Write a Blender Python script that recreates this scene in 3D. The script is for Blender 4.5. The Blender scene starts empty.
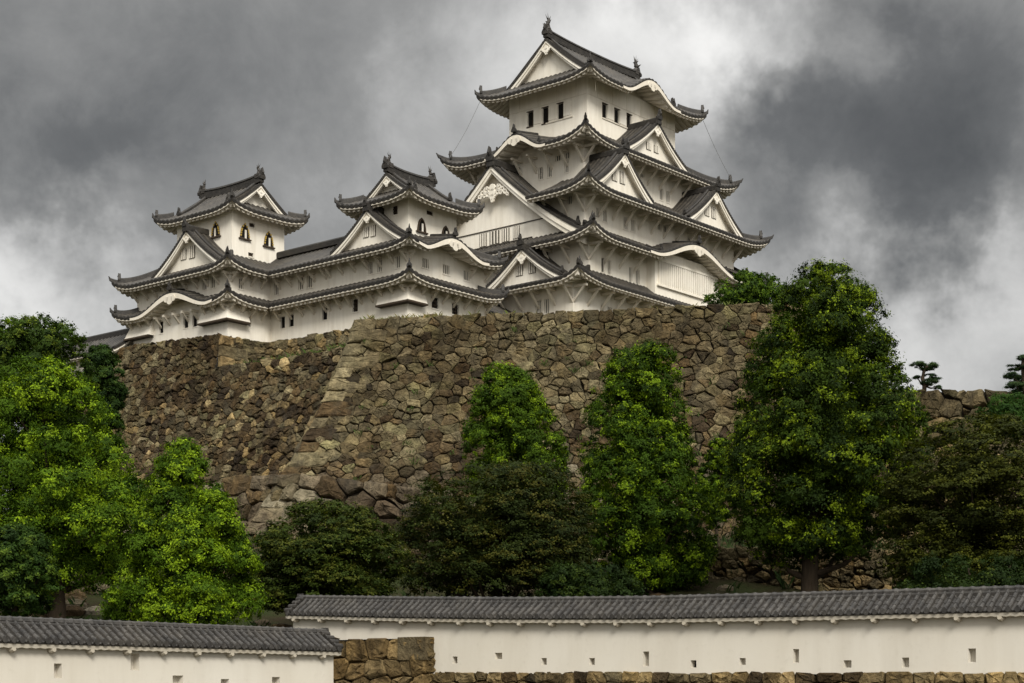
import bpy, math, random
import numpy as np
from mathutils import Vector, noise as mnoise
R = math.radians
sc = bpy.context.scene
COL = sc.collection
rnd = random.Random(7)

# ------------------------------------------------------------------ camera, sky, sun, exposure
F, Y0 = 1733.8, 694.5                      # focal length and horizon row, in pixels
cam = bpy.data.cameras.new('camera'); camo = bpy.data.objects.new('camera', cam); COL.objects.link(camo)
camo.location = (0, 0, 0); camo.rotation_euler = (R(90), 0, 0)
cam.sensor_width = 36; cam.lens = 36 * F / 1024; cam.shift_y = (Y0 - 341.5) / 1024
cam.clip_start = .5; cam.clip_end = 6000
sc.camera = camo

SUN_EL, SUN_AZ = R(38), R(166)             # azimuth from +Y towards +X
sl = bpy.data.lights.new('sun', 'SUN'); sl.energy = 1.5; sl.angle = R(20); sl.color = (1, .965, .89)
slo = bpy.data.objects.new('sun', sl); COL.objects.link(slo)
sd = Vector((math.sin(SUN_AZ) * math.cos(SUN_EL), math.cos(SUN_AZ) * math.cos(SUN_EL), math.sin(SUN_EL)))
slo.rotation_euler = sd.to_track_quat('Z', 'Y').to_euler()
sc.view_settings.view_transform = 'Standard'; sc.view_settings.look = 'None'
sc.view_settings.exposure = 1.08; sc.view_settings.gamma = 1.0

class NT:
    """small node-tree helper"""
    def __init__(s, tree): s.t = tree; s.n = tree.nodes; s.l = tree.links
    def node(s, typ, **kw):
        n = s.n.new(typ)
        for k, v in kw.items(): setattr(n, k, v)
        return n
    def inp(s, sock, v):
        if hasattr(v, 'is_output'): s.l.new(v, sock)
        else: sock.default_value = v
    def math(s, op, a, b=0.0, clamp=False):
        n = s.node('ShaderNodeMath', operation=op, use_clamp=clamp)
        s.inp(n.inputs[0], a); s.inp(n.inputs[1], b); return n.outputs[0]
    def mad(s, a, b, c):
        n = s.node('ShaderNodeMath', operation='MULTIPLY_ADD')
        for k, v in enumerate((a, b, c)): s.inp(n.inputs[k], v)
        return n.outputs[0]
    def noise(s, vec, scale, detail=4, rough=.55, dist=0.0):
        n = s.node('ShaderNodeTexNoise'); n.inputs['Scale'].default_value = scale
        n.inputs['Detail'].default_value = detail; n.inputs['Roughness'].default_value = rough
        n.inputs['Distortion'].default_value = dist
        if vec is not None: s.l.new(vec, n.inputs['Vector'])
        return n
    def ramp(s, fac, stops, interp='LINEAR'):
        n = s.node('ShaderNodeValToRGB'); n.color_ramp.interpolation = interp
        e = n.color_ramp.elements
        while len(e) < len(stops): e.new(.5)
        for q, (p, c) in zip(e, stops):
            q.position = p; q.color = (c, c, c, 1) if isinstance(c, (int, float)) else (*c, 1)
        s.inp(n.inputs[0], fac); return n.outputs[0]
    def mix(s, fac, a, b, blend='MIX'):
        n = s.node('ShaderNodeMix', data_type='RGBA', blend_type=blend)
        s.inp(n.inputs[0], fac)
        for k, v in ((6, a), (7, b)):
            s.inp(n.inputs[k], v if hasattr(v, 'is_output') else ((v, v, v, 1) if isinstance(v, (int, float)) else (*v, 1)))
        return n.outputs[2]
    def mapping(s, vec, scale):
        n = s.node('ShaderNodeMapping'); n.inputs['Scale'].default_value = scale; s.l.new(vec, n.inputs[0]); return n.outputs[0]

world = bpy.data.worlds.new('World'); sc.world = world; world.use_nodes = True
w = NT(world.node_tree); w.n.clear()
tc = w.node('ShaderNodeTexCoord')
sep = w.node('ShaderNodeSeparateXYZ'); w.l.new(tc.outputs['Generated'], sep.inputs[0])
wx, wy, wz = sep.outputs
# cloud deck: big soft billows warped by noise; direction in degrees (azimuth from +Y, elevation)
warp = w.noise(tc.outputs['Generated'], 5.0, 6, .6)
wsep = w.node('ShaderNodeSeparateXYZ'); w.l.new(warp.outputs['Color'], wsep.inputs[0])
warp2 = w.noise(tc.outputs['Generated'], 17.0, 5, .6)
wsep2 = w.node('ShaderNodeSeparateXYZ'); w.l.new(warp2.outputs['Color'], wsep2.inputs[0])
def warped(base, a, b):
    return w.math('ADD', base, w.mad(a, 11.0, w.mad(b, 5.2, -8.1)))
az = warped(w.math('MULTIPLY', w.math('ARCTAN2', wx, wy), 57.2958), wsep.outputs[0], wsep2.outputs[0])
el = warped(w.math('MULTIPLY', w.math('ARCSINE', wz), 57.2958), wsep.outputs[1], wsep2.outputs[1])
def PXD(px, py):
    x, z = (px - 512) / F, (Y0 - py) / F
    return math.degrees(math.atan(x)), math.degrees(math.atan2(z, math.hypot(1, x)))
def billow(px, py, rx, ry, amp):
    a0, e0 = PXD(px, py); rx = math.degrees(rx / F); ry = math.degrees(ry / F)
    dx = w.math('DIVIDE', w.math('SUBTRACT', az, a0), rx); dy = w.math('DIVIDE', w.math('SUBTRACT', el, e0), ry)
    r2 = w.math('ADD', w.math('MULTIPLY', dx, dx), w.math('MULTIPLY', dy, dy))
    return w.math('MULTIPLY', w.math('EXPONENT', w.math('MULTIPLY', r2, -1.0)), amp)
BILLOWS = [  # (px, py, rx, ry, amp)  dark masses < 0, bright gaps > 0
    (170, 105, 260, 120, -.15), (70, 175, 120, 55, -.15), (330, 60, 170, 70, -.02), (20, 20, 120, 60, .03),
    (860, 110, 100, 80, -.30), (930, 180, 95, 50, -.22), (770, 190, 60, 60, -.10), (990, 60, 80, 80, -.12),
    (735, 70, 55, 65, .23), (690, 90, 70, 60, .10), (800, 20, 60, 30, .10), (640, 30, 150, 60, .08),
    (1010, 225, 60, 40, .15), (900, 320, 230, 80, .22), (25, 265, 80, 50, .20), (60, 320, 140, 40, .22), (500, 110, 130, 90, .15), (330, 190, 120, 60, .10), (620, 80, 120, 70, .12),
]
acc = None
for bset in BILLOWS:
    g = billow(*bset); acc = g if acc is None else w.math('ADD', acc, g)
n1 = w.noise(tc.outputs['Generated'], 3.2, 7, .55, .3)
n2 = w.noise(tc.outputs['Generated'], 12.0, 9, .68, .4)
base = w.mad(n1.outputs['Fac'], .34, w.mad(n2.outputs['Fac'], .29, .155))
val = w.math('ADD', base, acc)
cloud = w.ramp(val, [(0.0, (.062, .064, .065)), (.25, (.125, .127, .127)), (.45, (.25, .25, .245)), (.62, (.44, .438, .43)), (.8, (.68, .675, .66)), (1.0, (.92, .91, .89))])
zen = w.mad(w.math('MULTIPLY', w.mad(wz, 2.2, -1.05), 1.0, True), 2.6, .57)    # overcast skies are brightest overhead
sky = w.node('ShaderNodeTexSky', sky_type='NISHITA', sun_disc=False, sun_elevation=SUN_EL, sun_rotation=SUN_AZ)
bgs = w.node('ShaderNodeBackground'); w.l.new(sky.outputs[0], bgs.inputs[0]); bgs.inputs[1].default_value = .08
bgc = w.node('ShaderNodeBackground'); w.l.new(cloud, bgc.inputs[0]); w.l.new(zen, bgc.inputs[1])
mx = w.node('ShaderNodeMixShader'); mx.inputs[0].default_value = .98
w.l.new(bgs.outputs[0], mx.inputs[1]); w.l.new(bgc.outputs[0], mx.inputs[2])
# the overcast glows broadly around the hidden sun
cs = math.cos(SUN_EL); dp = w.math('ADD', w.math('ADD', w.math('MULTIPLY', wx, math.sin(SUN_AZ) * cs), w.math('MULTIPLY', wy, math.cos(SUN_AZ) * cs)), w.math('MULTIPLY', wz, math.sin(SUN_EL)))
glow = w.math('MULTIPLY', w.math('POWER', w.math('MAXIMUM', dp, 0.0), 2.0), .6)
bgg = w.node('ShaderNodeBackground'); bgg.inputs[0].default_value = (1, .96, .9, 1); w.l.new(glow, bgg.inputs[1])
ads = w.node('ShaderNodeAddShader'); w.l.new(mx.outputs[0], ads.inputs[0]); w.l.new(bgg.outputs[0], ads.inputs[1]); mx = ads
wo = w.node('ShaderNodeOutputWorld'); w.l.new(mx.outputs[0], wo.inputs[0])

# ------------------------------------------------------------------ materials
def new_mat(name, rough=.85, spec=.25):
    m = bpy.data.materials.new(name); m.use_nodes = True
    t = NT(m.node_tree); t.n.clear()
    b = t.node('ShaderNodeBsdfPrincipled'); o = t.node('ShaderNodeOutputMaterial')
    t.l.new(b.outputs[0], o.inputs[0]); b.inputs['Roughness'].default_value = rough
    b.inputs['Specular IOR Level'].default_value = spec
    return m, t, b
def set_bump(t, b, h, strength, dist):
    n = t.node('ShaderNodeBump'); n.inputs['Strength'].default_value = strength; n.inputs['Distance'].default_value = dist
    t.l.new(h, n.inputs['Height']); t.l.new(n.outputs[0], b.inputs['Normal'])
def plaster_mat(name, c, streak=.35, scale=1.0):
    m, t, b = new_mat(name, .9, .15)
    co = t.node('ShaderNodeTexCoord').outputs['Object']
    a = t.noise(t.mapping(co, (1.1 * scale, 1.1 * scale, .16 * scale)), 1.6, 5, .65).outputs['Fac']
    k = t.noise(co, .35 * scale, 4, .6).outputs['Fac']
    f = t.noise(co, 9 * scale, 4, .6).outputs['Fac']
    s = t.ramp(a, [(.42, 0.0), (.78, 1.0)])
    c1 = t.mix(t.math('MULTIPLY', s, streak), c, tuple(x * y for x, y in zip(c, (.5, .45, .38))))
    c2 = t.mix(t.ramp(k, [(.4, 0.0), (.75, .3)]), c1, tuple(x * y for x, y in zip(c, (.82, .76, .64))))
    c3 = t.mix(t.ramp(f, [(.58, 0.0), (.8, .18)]), c2, (.3, .26, .2))
    t.l.new(c3, b.inputs['Base Color']); set_bump(t, b, f, .15, .02)
    return m
M = {}
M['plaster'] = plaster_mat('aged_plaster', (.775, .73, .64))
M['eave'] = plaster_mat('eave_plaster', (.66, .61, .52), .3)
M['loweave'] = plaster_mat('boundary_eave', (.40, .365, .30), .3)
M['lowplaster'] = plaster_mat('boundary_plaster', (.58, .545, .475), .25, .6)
def tile_mat(name, ca, cb, cm):
    m, t, b = new_mat(name, .62, .35)
    co = t.node('ShaderNodeTexCoord').outputs['Object']
    a = t.noise(co, 2.2, 5, .7).outputs['Fac']; k = t.noise(co, .5, 4, .6).outputs['Fac']; f = t.noise(co, 14, 3, .6).outputs['Fac']
    c = t.mix(t.ramp(a, [(.3, 0.0), (.72, 1.0)]), ca, cb)
    c = t.mix(t.ramp(k, [(.5, 0.0), (.75, .45)]), c, cm)
    c = t.mix(t.ramp(f, [(.6, 0.0), (.75, .35)]), c, (.2, .19, .17))
    v_ = t.noise(co, 6.0, 2, .5).outputs['Fac']
    c = t.mix(.6, c, t.ramp(v_, [(.3, .5), (.7, 1.5)]), 'MULTIPLY')
    t.l.new(c, b.inputs['Base Color']); set_bump(t, b, f, .3, .03)
    return m
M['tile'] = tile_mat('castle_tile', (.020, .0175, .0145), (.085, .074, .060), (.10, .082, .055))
M['ridge'] = tile_mat('ridge_and_pan_shade_tile', (.012, .0105, .009), (.034, .030, .025), (.05, .042, .03))  # ridge tiles; on pan faces this dark tone stands for dirt and shade
M['walltile'] = tile_mat('boundary_tile', (.012, .011, .010), (.062, .057, .051), (.055, .047, .034))
m, t, b = new_mat('dark_opening', .9, .1); b.inputs['Base Color'].default_value = (.012, .011, .010, 1); M['dark'] = m
m, t, b = new_mat('window_shade', .9, .1); b.inputs['Base Color'].default_value = (.065, .058, .048, 1); M['shade'] = m
m, t, b = new_mat('pale_shade', .9, .1); b.inputs['Base Color'].default_value = (.10, .09, .073, 1); M['pale'] = m
m, t, b = new_mat('dark_timber', .7, .25)
co = t.node('ShaderNodeTexCoord').outputs['Object']
t.l.new(t.mix(t.noise(co, 5, 4).outputs['Fac'], (.025, .018, .012), (.075, .052, .032)), b.inputs['Base Color']); M['timber'] = m
m, t, b = new_mat('gilt', .4, .5); b.inputs['Base Color'].default_value = (.62, .43, .09, 1); b.inputs['Metallic'].default_value = .6; M['gilt'] = m
m, t, b = new_mat('bronze', .6, .4)
co = t.node('ShaderNodeTexCoord').outputs['Object']
t.l.new(t.mix(t.noise(co, 4, 4).outputs['Fac'], (.018, .016, .014), (.06, .052, .043)), b.inputs['Base Color']); M['bronze'] = m
def stone_mat(name):
    m, t, b = new_mat(name, .93, .12)
    co = t.node('ShaderNodeTexCoord').outputs['Object']
    at = t.node('ShaderNodeAttribute', attribute_name='Col').outputs['Color']
    a = t.noise(co, 1.7, 6, .7).outputs['Fac']; f = t.noise(co, 5.5, 6, .72).outputs['Fac']; k = t.noise(co, .22, 4, .6).outputs['Fac']
    st = t.noise(t.mapping(co, (.9, .9, .12)), 1.0, 5, .6).outputs['Fac']
    c = t.mix(.9, t.mix(1.0, at, (.80, .755, .63), 'MULTIPLY'), t.ramp(a, [(.25, .16), (.5, .95), (.78, 2.1)]), 'MULTIPLY')
    c = t.mix(.8, c, t.ramp(f, [(.25, .5), (.55, 1.05), (.85, 1.5)]), 'MULTIPLY')
    c = t.mix(t.ramp(st, [(.48, 0.0), (.72, .72)]), c, (.038, .033, .025))
    c = t.mix(t.ramp(k, [(.5, 0.0), (.72, .3)]), c, (.15, .135, .07))
    k2 = t.noise(co, .13, 5, .65).outputs['Fac']
    c = t.mix(t.ramp(k2, [(.44, 0.0), (.66, .78)]), c, t.mix(1.0, c, (.36, .30, .25), 'MULTIPLY'))
    t.l.new(c, b.inputs['Base Color'])
    h = t.math('ADD', t.math('MULTIPLY', a, .8), t.math('MULTIPLY', f, .35)); set_bump(t, b, h, 1.0, .3)
    return m
M['stone'] = stone_mat('rough_stone')
m, t, b = new_mat('joint_earth', 1, .05); b.inputs['Base Color'].default_value = (.018, .014, .010, 1); M['joint'] = m
def leaf_mat(name, tr=.24):
    m, t, b = new_mat(name, .75, .12)
    at = t.node('ShaderNodeAttribute', attribute_name='Col').outputs['Color']
    t.l.new(at, b.inputs['Base Color'])
    tl = t.node('ShaderNodeBsdfTranslucent'); t.l.new(t.mix(1.0, at, (1.15, 1.2, .5), 'MULTIPLY'), tl.inputs[0])
    mxs = t.node('ShaderNodeMixShader'); mxs.inputs[0].default_value = tr
    t.l.new(b.outputs[0], mxs.inputs[1]); t.l.new(tl.outputs[0], mxs.inputs[2])
    t.l.new(mxs.outputs[0], [n for n in t.n if n.type == 'OUTPUT_MATERIAL'][0].inputs[0])
    return m
M['leaf'] = leaf_mat('leaves')
m, t, b = new_mat('bark', .95, .1)
co = t.node('ShaderNodeTexCoord').outputs['Object']
bn = t.noise(t.mapping(co, (6, 6, 1.2)), 1.5, 5, .7).outputs['Fac']
t.l.new(t.mix(bn, (.018, .013, .009), (.075, .056, .038)), b.inputs['Base Color']); set_bump(t, b, bn, .8, .05); M['bark'] = m
m, t, b = new_mat('soil', 1, .05)
co = t.node('ShaderNodeTexCoord').outputs['Object']
c = t.mix(t.ramp(t.noise(co, .4, 6, .7).outputs['Fac'], [(.35, 0.0), (.65, 1.0)]), (.030, .022, .013), (.022, .030, .009))
t.l.new(c, b.inputs['Base Color']); set_bump(t, b, t.noise(co, 2.5, 6, .7).outputs['Fac'], .9, .2); M['soil'] = m
m, t, b = new_mat('gravel', 1, .05)
co = t.node('ShaderNodeTexCoord').outputs['Object']
t.l.new(t.mix(t.noise(co, 3, 6, .7).outputs['Fac'], (.10, .09, .075), (.22, .2, .17)), b.inputs['Base Color']); M['gravel'] = m
m, t, b = new_mat('cable', .6, .3); b.inputs['Base Color'].default_value = (.12, .12, .12, 1); M['cable'] = m

# ------------------------------------------------------------------ mesh helpers
class MB:
    def __init__(s): s.v = []; s.f = []; s.m = []; s.c = []
    def add(s, vs, fs, mat=0, col=None):
        o = len(s.v); s.v.extend([tuple(p) for p in vs])
        for f in fs: s.f.append(tuple(i + o for i in f)); s.m.append(mat)
        if col is not None: s.c.extend([col] * len(vs))
    def grid(s, rows, mat=0, col=None):
        nr, nc = len(rows), len(rows[0]); vs = [p for r in rows for p in r]
        fs = [(i * nc + j, i * nc + j + 1, (i + 1) * nc + j + 1, (i + 1) * nc + j) for i in range(nr - 1) for j in range(nc - 1)]
        s.add(vs, fs, mat, col)
    def box(s, a, b, mat=0):
        (x0, y0, z0), (x1, y1, z1) = a, b
        vs = [(x0, y0, z0), (x1, y0, z0), (x1, y1, z0), (x0, y1, z0), (x0, y0, z1), (x1, y0, z1), (x1, y1, z1), (x0, y1, z1)]
        s.add(vs, [(0, 3, 2, 1), (4, 5, 6, 7), (0, 1, 5, 4), (1, 2, 6, 5), (2, 3, 7, 6), (3, 0, 4, 7)], mat)
    def hexa(s, vs, mat=0):
        s.add(vs, [(0, 3, 2, 1), (4, 5, 6, 7), (0, 1, 5, 4), (1, 2, 6, 5), (2, 3, 7, 6), (3, 0, 4, 7)], mat)
    def bar(s, p, q, wd, ht, mat=0, up=(0, 0, 1)):
        p, q = Vector(p), Vector(q); d = (q - p).normalized(); u = Vector(up)
        if abs(d.dot(u)) > .98: u = Vector((1, 0, 0))
        sd = d.cross(u).normalized() * wd / 2; uu = sd.cross(d).normalized() * ht / 2
        s.hexa([p - sd - uu, p + sd - uu, q + sd - uu, q - sd - uu, p - sd + uu, p + sd + uu, q + sd + uu, q - sd + uu], mat)
    def sweep(s, pts, prof, mat=0, cap=True):
        """prof: (side, up) offsets swept along pts (kept upright)"""
        pts = [Vector(p) for p in pts]; n = len(pts); rows = []
        for i, p in enumerate(pts):
            d = pts[min(i + 1, n - 1)] - pts[max(i - 1, 0)]; d.z = 0
            d = d.normalized() if d.length > 1e-6 else Vector((1, 0, 0)); sd = Vector((-d.y, d.x, 0))
            rows.append([p + sd * a + Vector((0, 0, b_)) for a, b_ in prof] + [p + sd * prof[0][0] + Vector((0, 0, prof[0][1]))])
        s.grid(rows, mat)
        if cap:
            k = len(prof); s.add(rows[0][:k], [tuple(range(k))], mat); s.add(rows[-1][:k], [tuple(range(k))[::-1]], mat)
    def tube(s, pts, rad, seg=8, mat=0, cap=True):
        pts = [Vector(p) for p in pts]; n = len(pts); rows = []; ref = Vector((.31, .2, 1)).normalized()
        for i, p in enumerate(pts):
            d = (pts[min(i + 1, n - 1)] - pts[max(i - 1, 0)]).normalized()
            a = d.cross(ref); a = a.normalized() if a.length > 1e-4 else Vector((1, 0, 0)); b_ = d.cross(a)
            r = rad[i] if hasattr(rad, '__len__') else rad
            rows.append([p + (a * math.cos(6.28319 * k / seg) + b_ * math.sin(6.28319 * k / seg)) * r for k in range(seg + 1)])
        s.grid(rows, mat)
        if cap:
            for r_ in (rows[0], rows[-1]): s.add(r_[:seg], [tuple(range(seg))], mat)
    def build(s, name, mats, parent=None, org=(0, 0, 0), smooth=False):
        me = bpy.data.meshes.new(name)
        v = np.array(s.v, float) - np.array(org, float)
        me.from_pydata(v.tolist(), [], s.f)
        for q in (mats if isinstance(mats, (list, tuple)) else [mats]): me.materials.append(q)
        if any(s.m): me.polygons.foreach_set('material_index', s.m)
        if s.c:
            at = me.color_attributes.new('Col', 'FLOAT_COLOR', 'POINT')
            c = np.ones((len(s.v), 4)); c[:, :3] = np.array(s.c); at.data.foreach_set('color', c.ravel())
        if smooth: me.polygons.foreach_set('use_smooth', [True] * len(me.polygons))
        me.update()
        o = bpy.data.objects.new(name, me); COL.objects.link(o)
        if parent: o.parent = parent
        return o
def tag(o, label, cat, group=None, kind=None):
    if label: o['label'] = label
    if cat: o['category'] = cat
    if group: o['group'] = group
    if kind: o['kind'] = kind
    return o
def empty(name, loc, rz=0):
    o = bpy.data.objects.new(name, None); COL.objects.link(o); o.location = loc; o.rotation_euler = (0, 0, rz); o.empty_display_size = .5
    return o

# ------------------------------------------------------------------ castle frame: u recedes right, v recedes left
TH = R(49.928); CX, CY = 8.354, 178.0
UX, UY = math.cos(TH), math.sin(TH)
def wpt(u, v): return CX + u * UX - v * UY, CY + u * UY + v * UX
class Bld:
    """one castle building: an Empty at its base; parts are given in castle (u, v, z)"""
    def __init__(s, name, uc, vc, zb, label, cat='castle building'):
        s.org = (uc, vc, zb); x, y = wpt(uc, vc)
        s.root = tag(empty(name, (x, y, zb), TH), label, cat)
    def part(s, mb, name, mats, parent=None, smooth=False):
        return mb.build(name, mats, parent or s.root, s.org, smooth)
def frame(side, u0, u1, v0, v1):
    """origin, direction along the eave, inward normal, length"""
    return {'S': ((u0, v0), (1, 0), (0, 1), u1 - u0), 'W': ((u0, v0), (0, 1), (1, 0), v1 - v0),
            'N': ((u0, v1), (1, 0), (0, -1), u1 - u0), 'E': ((u1, v0), (0, 1), (-1, 0), v1 - v0)}[side]
def at(fr, s, d, z): return (fr[0][0] + fr[1][0] * s + fr[2][0] * d, fr[0][1] + fr[1][1] * s + fr[2][1] * d, z)
def bell(u): return .5 * (1 + math.cos(math.pi * u)) if abs(u) < 1 else 0.0
def mkz(ze, h, D, L, U, Lu=4.6, hipL=None, hipR=None, bumps=(), conc=.28):
    kl = Lu
    def zf(s, d):
        tt = max(0.0, d / D)
        z = ze + h * ((1 - conc) * tt + conc * tt * tt)
        fade = max(0.0, 1 - tt)
        for hp, q in ((hipL, s), (hipR, L - s)):
            if hp:
                sg = max(0.0, q) / hp; kk = Lu / ((hp + D) / 2)
                z += U * max(0.0, 1 - sg / kk) ** 2.3 * fade
        for (c, wd, bh) in bumps:
            b_ = bell((s - c) / wd)
            if b_ > 0: z = max(z, ze + bh * b_ + .16 * d)
        return z
    return zf
def strip(mt, me, fr, L, D, ov, zf, endL=('hip', 1.0), endR=('hip', 1.0), p=.58, rr=.13, K=7, gable=0, cuts=None, bumps=(), ze=0, rows_after=None):
    def lims(s):
        lo, hi = 0.0, D
        for (kd, rt), q in ((endL, s), (endR, L - s)):
            if kd == 'hip': hi = min(hi, max(0.0, q) * rt) if not (gable and q >= gable) else hi
            elif kd == 'valley' and q < 0: lo = max(lo, -q * rt)
        return lo, max(lo, hi)
    a = -D / endL[1] if endL[0] == 'valley' else 0.0
    e = L + (D / endR[1] if endR[0] == 'valley' else 0.0)
    for (ca, cb) in (cuts or [(a, e)]):
        n = max(2, round((cb - ca) / p)); dsx = (cb - ca) / (4 * n); rip = (0.0, .72, 1.0, .72)
        ss = [ca + i * dsx for i in range(4 * n + 1)]
        if gable:      # extra columns so that the hip stops cleanly at the gable plane
            ss += [gable - 1e-3, gable, L - gable, L - gable + 1e-3]; ss.sort()
        rows = [[] for _ in range(K + 1)]; lip = [[], [], []]
        for s in ss:
            lo, hi = lims(s); i = round((s - ca) / dsx) % 4; o_ = rip[i] * rr
            for k in range(K + 1):
                d = lo + (hi - lo) * k / K; rows[k].append(at(fr, s, d, zf(s, d) + o_))
            z0 = zf(s, lo)
            lip[0].append(at(fr, s, lo, z0 + o_)); lip[1].append(at(fr, s, lo - .03, z0 - .05 + o_ * .4)); lip[2].append(at(fr, s, lo + .02, z0 - .22 - o_ * .6))
        nf = len(mt.f); mt.grid(rows); nq = len(ss) - 1
        for k in range(K):
            for j in range(nq):
                if round((ss[j] - ca) / dsx) % 4 in (0, 3): mt.m[nf + k * nq + j] = 1  # pan troughs coloured darker: dirt plus painted shade between the ribs
        nf = len(mt.f); mt.grid(lip)
        for k in range(nf, len(mt.f)): mt.m[k] = 1
        # white eave: fascia in two steps, then a ribbed soffit back to the wall
        pr = .6; n2 = max(2, round((cb - ca) / pr)); pr = (cb - ca) / n2
        cs = [(ca + (i + f) * pr, v) for i in range(n2) for f, v in ((0, 0), (.44, 0), (.5, 1), (.94, 1))] + [(cb, 0)]
        prof = [(.03, -.16, 0), (.05, -.38, 0), (.24, -.39, 0), (.25, -.44, 1), (.75, -.5, 1), (max(ov, .8) + .06, -.56, 1)]
        er = [[] for _ in prof]
        for s, v in cs:
            lo, hi = lims(s)
            for k, (d, dz, rf) in enumerate(prof):
                dd = lo + d if lo + d <= max(hi, lo + .01) else max(hi, lo + .01)
                dd = max(dd, 0); er[k].append(at(fr, s, dd, zf(s, dd) - .16 + (dz + .16 - rf * v * .22) * min(1.0, hi / .6)))
        me.grid(er)
        for (c, wd, bh) in bumps:      # thick curved bargeboard and infill below a cusped gable
            sm = [c - wd * 1.12 + wd * 2.24 * i / 48 for i in range(49)]
            r_ = [[at(fr, s, -.06, zf(s, 0) - .13) for s in sm], [at(fr, s, -.07, zf(s, 0) - .13 - .22 - .26 * bell((s - c) / wd / 1.3)) for s in sm],
                  [at(fr, s, .22, zf(s, 0) - .13 - .22 - .26 * bell((s - c) / wd / 1.3)) for s in sm], [at(fr, s, .22, zf(s, 0) - .3) for s in sm]]
            me.grid(r_)
            r_ = [[at(fr, s, ov + .04, zf(s, ov) - .4) for s in sm], [at(fr, s, ov + .04, ze - .5) for s in sm]]; me.grid(r_)
            pz = zf(c, 0) - .75      # pendant
            disc(me, fr, c, -.12, pz, .42, .14); disc(me, fr, c - .5, -.12, pz + .12, .3, .12); disc(me, fr, c + .5, -.12, pz + .12, .3, .12)
def disc(mb, fr, s, d, z, r, th, n=12, hole=0, mat=0):
    ring = lambda rad, dd: [at(fr, s + rad * math.cos(6.28319 * k / n), d + dd, z + rad * math.sin(6.28319 * k / n)) for k in range(n + 1)]
    if hole: mb.grid([ring(r, 0), ring(r, th), ring(hole, th), ring(hole, 0), ring(r, 0)], mat)
    else:
        mb.grid([ring(r, 0), ring(r, th)], mat); a = ring(r, 0)[:n]; mb.add(a, [tuple(range(n))], mat); b = ring(r, th)[:n]; mb.add(b, [tuple(range(n))], mat)
RPROF = lambda wd, h: [(-wd, -.1), (-wd, h * .72), (-wd * .55, h), (wd * .55, h), (wd, h * .72), (wd, -.1)]
def finial(mb, p, h=.85, ax=(1, 0)):
    """demon-mask end tile: shoulders, crest and an upright horn"""
    x, y, z = p; ax = Vector((ax[0], ax[1], 0)).normalized(); sd = Vector((-ax.y, ax.x, 0)); P = Vector(p)
    out = [(-.42, -.05), (-.46, .18), (-.3, .42), (-.16, .5), (-.1, .78), (0, 1.0), (.1, .78), (.16, .5), (.3, .42), (.46, .18), (.42, -.05)]
    a = [P + sd * (q[0] * h * .8) + Vector((0, 0, q[1] * h)) - ax * .13 for q in out]; b = [q + ax * .26 for q in a]; n = len(out)
    mb.add(a + b, [tuple(range(n)), tuple(range(n, 2 * n))[::-1]] + [(i, (i + 1) % n, n + (i + 1) % n, n + i) for i in range(n)])
    mb.tube([P + ax * .1 + Vector((0, 0, .2 * h)), P - ax * .18 * h + Vector((0, 0, .55 * h)), P - ax * .1 * h + Vector((0, 0, 1.02 * h))], [.13 * h, .12 * h, .05 * h], 6)
def hip(B, parent, c, du, dv, zf, Da, Dn, h=.3, fin=.8):
    """ridge along a roof's corner line; du, dv = signed run of the hip"""
    mb = MB(); n = 12; up = (Vector((du, dv, 0))).normalized()
    P = lambda t, dz: (c[0] + du * t, c[1] + dv * t, zf(t * Da, t * Dn) + dz)
    mb.sweep([P(-.02 + .22 * i / 5, .05 + (.12 * (1 - i / 5.) ** 2)) for i in range(6)], RPROF(.15, h * .75))
    mb.sweep([P(.16 + .84 * i / n, .08) for i in range(n + 1)], RPROF(.19, h * 1.35))
    finial(mb, P(.15, .25), fin, (up.x, up.y)); a_, b2, c2 = Vector(P(.06, .12)), Vector(P(-.02, .22)), Vector(P(-.055, .34)); mb.tube([a_, b2, c2 + Vector((0, 0, .22))], [.17, .15, .04], 6)
    return B.part(mb, 'ridge', M['ridge'], parent)
def brackets(B, parent, side, u0, u1, v0, v1, ov, z, sp=1.9, skip=(), size=1.0):
    """plastered struts from the wall out to the eave: one mesh, copied"""
    fr = frame(side, u0, u1, v0, v1); L = fr[3]; n = max(1, round(L / sp))
    key = round(size, 2)
    if key not in BRK:
        mb = MB(); k = size
        mb.hexa([(-.1, 0.02, -1.5 * k), (.1, .02, -1.5 * k), (.1, -1.25 * k, -.16), (-.1, -1.25 * k, -.16), (-.1, .02, -1.22 * k), (.1, .02, -1.22 * k), (.1, -1.25 * k, .1), (-.1, -1.25 * k, .1)])
        mb.hexa([(-.11, -1.55 * k, -.1), (.11, -1.55 * k, -.1), (.11, .05, -.1), (-.11, .05, -.1), (-.11, -1.55 * k, .12), (.11, -1.55 * k, .12), (.11, .05, .12), (-.11, .05, .12)])
        me = mb.build('bracket', M['eave']); BRK[key] = me.data; bpy.data.objects.remove(me)
    for i in range(n + 1):
        s = .12 + (L - .24) * i / n
        if any(a < s < b_ for a, b_ in skip): continue
        o = bpy.data.objects.new('bracket', BRK[key]); COL.objects.link(o); o.parent = parent
        p = at(fr, s, 0, z); o.location = (p[0] - B.org[0], p[1] - B.org[1], p[2] - B.org[2])
        o.rotation_euler = (0, 0, {'S': 0, 'W': -math.pi / 2, 'N': math.pi, 'E': math.pi / 2}[side])
BRK = {}
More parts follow.
